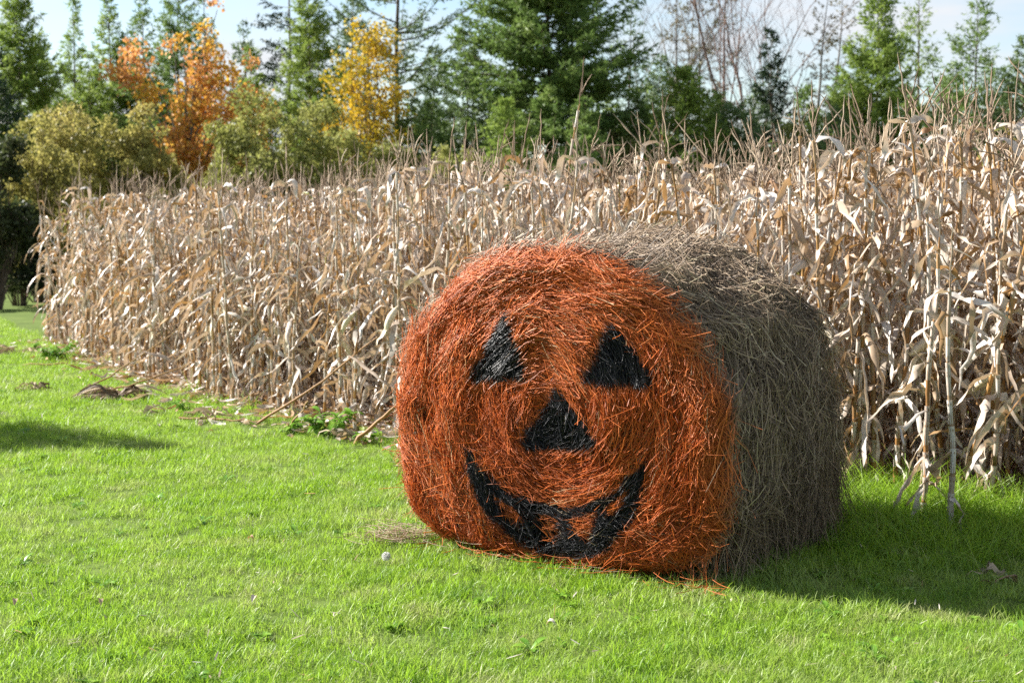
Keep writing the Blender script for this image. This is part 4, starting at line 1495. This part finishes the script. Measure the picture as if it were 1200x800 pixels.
def broadleaf(px, D, topy, half, label, stops, leaf=0.085, nl=5200, z0=0.8, seed=0, tilt=0.0, stems=1, cat='tree', name='maple_tree', bark=None, lobes=None, transl=0.4, big=None, low=0.1, group=None):
    g = np.random.default_rng(2000 + seed)
    h = height(topy, D)
    Rb = half / 1667.0 * D
    root = empty(name, (place(px, D), D, 0))
    tag(root, label, cat, group)
    tr, cr_ = MB(), MB()
    # crown lobes: limb ends the leaves gather round
    if lobes is None:
        lobes = []
        nlb = 16 if stems == 1 else 46
        for i in range(nlb):
            t = g.random()
            a = g.random() * 2 * pi
            rr_ = Rb * np.sqrt(g.random()) * (0.95 - 0.75 * max(0, t - 0.35) / 0.65 if stems == 1 else 1.1 - 0.45 * t ** 2)
            lobes.append((rr_ * cos(a), rr_ * sin(a), low * h + (h - low * h) * (0.1 + 0.85 * t) * (1 if stems == 1 else 0.78 + 0.28 * g.random()), Rb * ((0.26 + 0.16 * g.random()) if stems == 1 else (0.12 + 0.22 * g.random() ** 1.5))))
    lobes = np.array(lobes, float)
    for (lx_, ly_, lz, lr) in lobes:
        zb = max(z0, lz * (0.35 + 0.25 * g.random())) if stems == 1 else 0.0
        bx = 0 if stems == 1 else lx_ * 0.2
        s = np.linspace(0, 1, 8)[:, None]
        P = np.array([bx, ly_ * (0 if stems == 1 else 0.2), zb]) * (1 - s) + np.array([lx_, ly_, lz]) * s
        P = P + np.array([0, 0, 0.12 * h]) * np.sin(s * pi) * 0.3 + g.normal(size=(8, 3)) * 0.02 * h / 4
        P[0] = (bx, ly_ * (0 if stems == 1 else 0.2), zb)
        tubes(tr, P[None], (np.linspace(1, 0.25, 8) * 0.0045 * h)[None], 5, 0.5)
    if stems == 1:
        zt = np.linspace(0, h * 0.8, 8)
        tubes(tr, np.stack([g.normal(size=8) * 0.02, g.normal(size=8) * 0.02, zt], -1)[None], (np.linspace(1, 0.2, 8) * 0.010 * h)[None], 7, 0.5)
    # twigs in each lobe, leaves along each twig
    for (lx_, ly_, lz, lr) in lobes:
        per = max(3, int(nl / 14 * lr ** 2 / np.sum(lobes[:, 3] ** 2)))
        d = nrm(g.normal(size=(per, 3)))
        c = np.array([lx_, ly_, lz]) + d * (lr * g.random(per)[:, None] ** 0.5) * np.array([1, 1, 0.9])
        dt = nrm(d + g.normal(size=(per, 3)) * 0.5 + np.array([0, 0, 0.45]))
        tl = lr * (0.35 + 0.45 * g.random(per))
        s = np.linspace(0, 1, 4)
        P = c[:, None] + dt[:, None] * (s[None, :, None] * tl[:, None, None])
        tubes(tr, P, np.broadcast_to(np.linspace(0.006, 0.002, 4), (per, 4)), 3, 0.5)
        m = 14
        w = np.repeat(np.arange(per), m)
        Q = len(w)
        q0 = c[w] + dt[w] * (tl[w] * g.random(Q))[:, None] + g.normal(size=(Q, 3)) * leaf * 0.8
        a = nrm(g.normal(size=(Q, 3)) + np.array([0, 0, -0.4]))
        b = nrm(np.cross(a, g.normal(size=(Q, 3))))
        l = leaf * (0.6 + 0.7 * g.random(Q))[:, None]
        V = np.stack([q0, q0 + a * l * 0.5 + b * l * 0.42, q0 + a * l, q0 + a * l * 0.5 - b * l * 0.42], 1)
        rl = g.random()
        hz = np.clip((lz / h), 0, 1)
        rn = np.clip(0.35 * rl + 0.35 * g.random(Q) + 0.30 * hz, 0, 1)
        cr_.add(V.reshape(-1, 3), np.arange(Q * 4).reshape(-1, 4), None, np.repeat(rn, 4), 0.5)
    tr.build('trunk' if stems == 1 else 'stems', [bark or BARK_G], root)
    cr_.build('crown' if stems == 1 else 'foliage', [m_leaf(name + '_leaves', stops, transl, big)], root, smooth=False)
    return root


# orange maple: lobes in metres from its foot (D = 33: 50 px a metre)
ML = [(0, 0, 2.3, 0.75), (-0.7, 0.2, 2.3, 0.6), (0.9, -0.2, 2.5, 0.7), (0.2, 0.4, 3.2, 0.75), (1.2, 0.1, 3.3, 0.6), (-0.3, -0.3, 3.0, 0.6), (0.75, 0.0, 4.0, 0.6), (0.15, 0.1, 4.1, 0.5),
      (1.35, 0.2, 4.0, 0.42), (0.35, 0, 4.8, 0.42), (0.6, 0.1, 5.4, 0.26), (0.5, 0, 5.9, 0.18), (0.75, 0, 6.3, 0.13), (-1.15, 0.0, 4.75, 0.36), (-1.6, 0.1, 4.85, 0.26), (-1.1, 0.0, 5.25, 0.28), (-0.8, 0, 4.3, 0.34),
      (-0.35, 0, 5.45, 0.16), (0.0, 0, 5.6, 0.14), (0.95, 0, 4.8, 0.32), (1.75, 0, 3.7, 0.3), (1.75, 0.2, 2.9, 0.32), (1.5, 0, 5.0, 0.18), (-0.6, 0.5, 1.5, 0.6), (0.5, 0.5, 1.5, 0.7), (1.3, 0.3, 1.9, 0.5)]
broadleaf(222, 33, 18, 75, 'orange and gold maple with a branch reaching left over the olive bush', [(0.0, (0.40, 0.34, 0.04)), (0.3, (0.66, 0.46, 0.05)), (0.55, (0.68, 0.38, 0.07)), (0.8, (0.66, 0.31, 0.11)), (1.0, (0.78, 0.47, 0.26))], 0.095, 14500, seed=1, lobes=ML, group=TREES)
YL = [(-0.6, 0, 2.2, 0.7), (0.3, 0, 2.1, 0.7), (-0.3, 0.2, 3.0, 0.75), (0.4, 0, 3.1, 0.6), (-0.7, 0, 3.3, 0.45), (0.0, 0, 4.0, 0.7), (0.5, 0.1, 4.2, 0.45), (-0.3, 0, 4.7, 0.55), (0.25, 0, 5.1, 0.5), (0.1, 0, 5.7, 0.4), (0.45, 0, 5.5, 0.35), (-0.95, 0, 2.5, 0.4)]
broadleaf(430, 33, 20, 48, 'golden yellow maple left of the open pine', [(0.0, (0.14, 0.16, 0.025)), (0.3, (0.34, 0.30, 0.03)), (0.6, (0.62, 0.42, 0.03)), (1.0, (0.70, 0.48, 0.05))], 0.08, 9500, seed=2, lobes=YL, group=TREES)

BUSH = [(0.0, (0.17, 0.165, 0.04)), (0.4, (0.29, 0.27, 0.07)), (0.75, (0.40, 0.36, 0.11)), (1.0, (0.48, 0.38, 0.15))]
BUSHG = [(0.0, (0.15, 0.17, 0.04)), (0.5, (0.26, 0.28, 0.07)), (1.0, (0.39, 0.385, 0.13))]
SH = 'bushes at the edge of the wood'
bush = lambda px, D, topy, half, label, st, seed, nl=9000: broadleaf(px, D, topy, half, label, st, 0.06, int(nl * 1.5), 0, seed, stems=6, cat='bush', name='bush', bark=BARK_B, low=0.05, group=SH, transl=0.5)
bush(104, 28, 122, 66, 'broad rounded olive bush left of the orange maple', BUSH, 11, 11000)
bush(48, 26, 126, 48, 'olive bush with yellowing top between dark spruce and broad olive bush', BUSH, 12)
bush(330, 30, 112, 62, 'rounded grey green bush between the orange and yellow maples', BUSHG, 13, 10000)
bush(158, 28.5, 124, 50, 'olive bush touching the broad one, under the orange side branch', BUSH, 31)
bush(368, 31, 120, 46, 'grey green bush reaching up to the yellow maple', BUSHG, 32)
bush(76, 29.5, 116, 44, 'taller olive bush behind the yellowing one', BUSH, 33)
bush(278, 30, 140, 45, 'smaller grey green bush at the right foot of the orange maple', BUSHG, 14)
bush(180, 29, 150, 46, 'low olive bush at the left foot of the orange maple', BUSH, 15)
bush(-6, 24, 150, 40, 'dark green bush at the end of the corn by the lawn corner', [(0.0, (0.03, 0.045, 0.016)), (1.0, (0.085, 0.10, 0.035))], 16)  # its leaves are a darker green than the other bushes
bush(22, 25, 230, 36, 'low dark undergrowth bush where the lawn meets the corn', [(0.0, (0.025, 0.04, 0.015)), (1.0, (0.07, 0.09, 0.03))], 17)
bush(410, 30, 160, 50, 'low green bush under the yellow maple', BUSHG, 18)
bush(460, 31, 150, 46, 'green bush at the foot of the open pine', BUSHG, 19)
bush(750, 33, 150, 46, 'low bush in the sky gap right of the biggest spruce', BUSHG, 20)
bush(930, 33, 150, 46, 'low bush beside the black green spruce', BUSHG, 21)
bush(1050, 34, 150, 46, 'low bush behind the tall corn under the see-through larch', BUSHG, 22)
bush(1160, 34, 150, 50, 'low bush under the airy larch', BUSHG, 23)
bush(540, 30, 165, 44, 'low bush in front of the dark medium spruce', BUSHG, 24)


def bare_tree(px, D, topy, half, label, seed, bark, levels=4):
    g = np.random.default_rng(3000 + seed)
    h = height(topy, D)
    root = empty('bare_tree', (place(px, D), D, 0))
    tag(root, label, 'tree', TREES)
    tr, tw = MB(), MB()
    def grow(p, d, L, r, lev):
        K = 6
        P = [p]
        dd_ = d.copy()
        for k in range(K - 1):
            dd_ = nrm(dd_ + g.normal(size=3) * 0.10 + np.array([0, 0, 0.06]))
            P.append(P[-1] + dd_ * L / (K - 1))
        P = np.array(P)
        tubes(tr if lev < 2 else tw, P[None], (np.linspace(1, 0.5, K) * r)[None], 5 if lev < 2 else 3, 0.5)
        if lev >= levels: return
        for j in range(7 if lev == 0 else 5):
            t = 0.25 + 0.72 * g.random()
            q_ = P[0] * 0 + np.array([np.interp(t, np.linspace(0, 1, K), P[:, a]) for a in range(3)])
            a = g.random() * 2 * pi
            nd = nrm(dd_ * 0.8 + np.array([cos(a), sin(a), 0.15]) * (0.65 if lev else 0.32))
            grow(q_, nd, L * (0.42 + 0.15 * g.random()), max(r * 0.42, 0.004), lev + 1)
    for k in range(3):
        a = g.random() * 2 * pi
        grow(np.array([0.15 * k - 0.15, 0, 0.0]), nrm(np.array([0.10 * cos(a), 0.10 * sin(a), 1])), h * (0.95 - 0.12 * k), 0.05, 0)
    tr.build('trunk', [bark], root)
    tw.build('twigs', [bark], root)
    return root


bare_tree(882, 40, -20, 50, 'bare reddish tree with fine twigs against the sky', 1, BARK_R, 3)
conifer(818, 42, -30, 46, 'brown', 'bare grey larch with level twigs left of the bare reddish tree', 50, z0=1.0, dens=0.10, seed=52, prof=0.7, bark=BARK_G, name='bare_tree', up=(0.1, 0.5))
conifer(846, 41, -45, 40, 'brown', 'taller bare brown larch close beside the bare reddish tree', 50, z0=1.0, dens=0.16, seed=53, prof=0.7, bark=BARK_R, name='bare_tree', up=(0.1, 0.5))
conifer(962, 41, -25, 44, 'brown', 'bare grey larch with raised twigs left of the full bright larch', 50, z0=1.0, dens=0.14, seed=54, prof=0.7, lean=0.05, bark=BARK_G, name='bare_tree', up=(0.2, 0.8))
bare_tree(755, 42, 40, 26, 'small bare grey tree beside the narrow open spruce', 4, BARK_G, 3)

# the young spruce on the lawn just outside the frame whose shadow falls in from the left
conifer(600 - 1667 * 6.35 / 11.05, 11.05, 250 - (2.75 - EYE) * 1667 / 11.05, 100, 'spruce', 'young spruce on the lawn, known by its shadow on the grass', 150, z0=0.1, seed=40, prof=0.9, needle=0.07, name='spruce_tree')
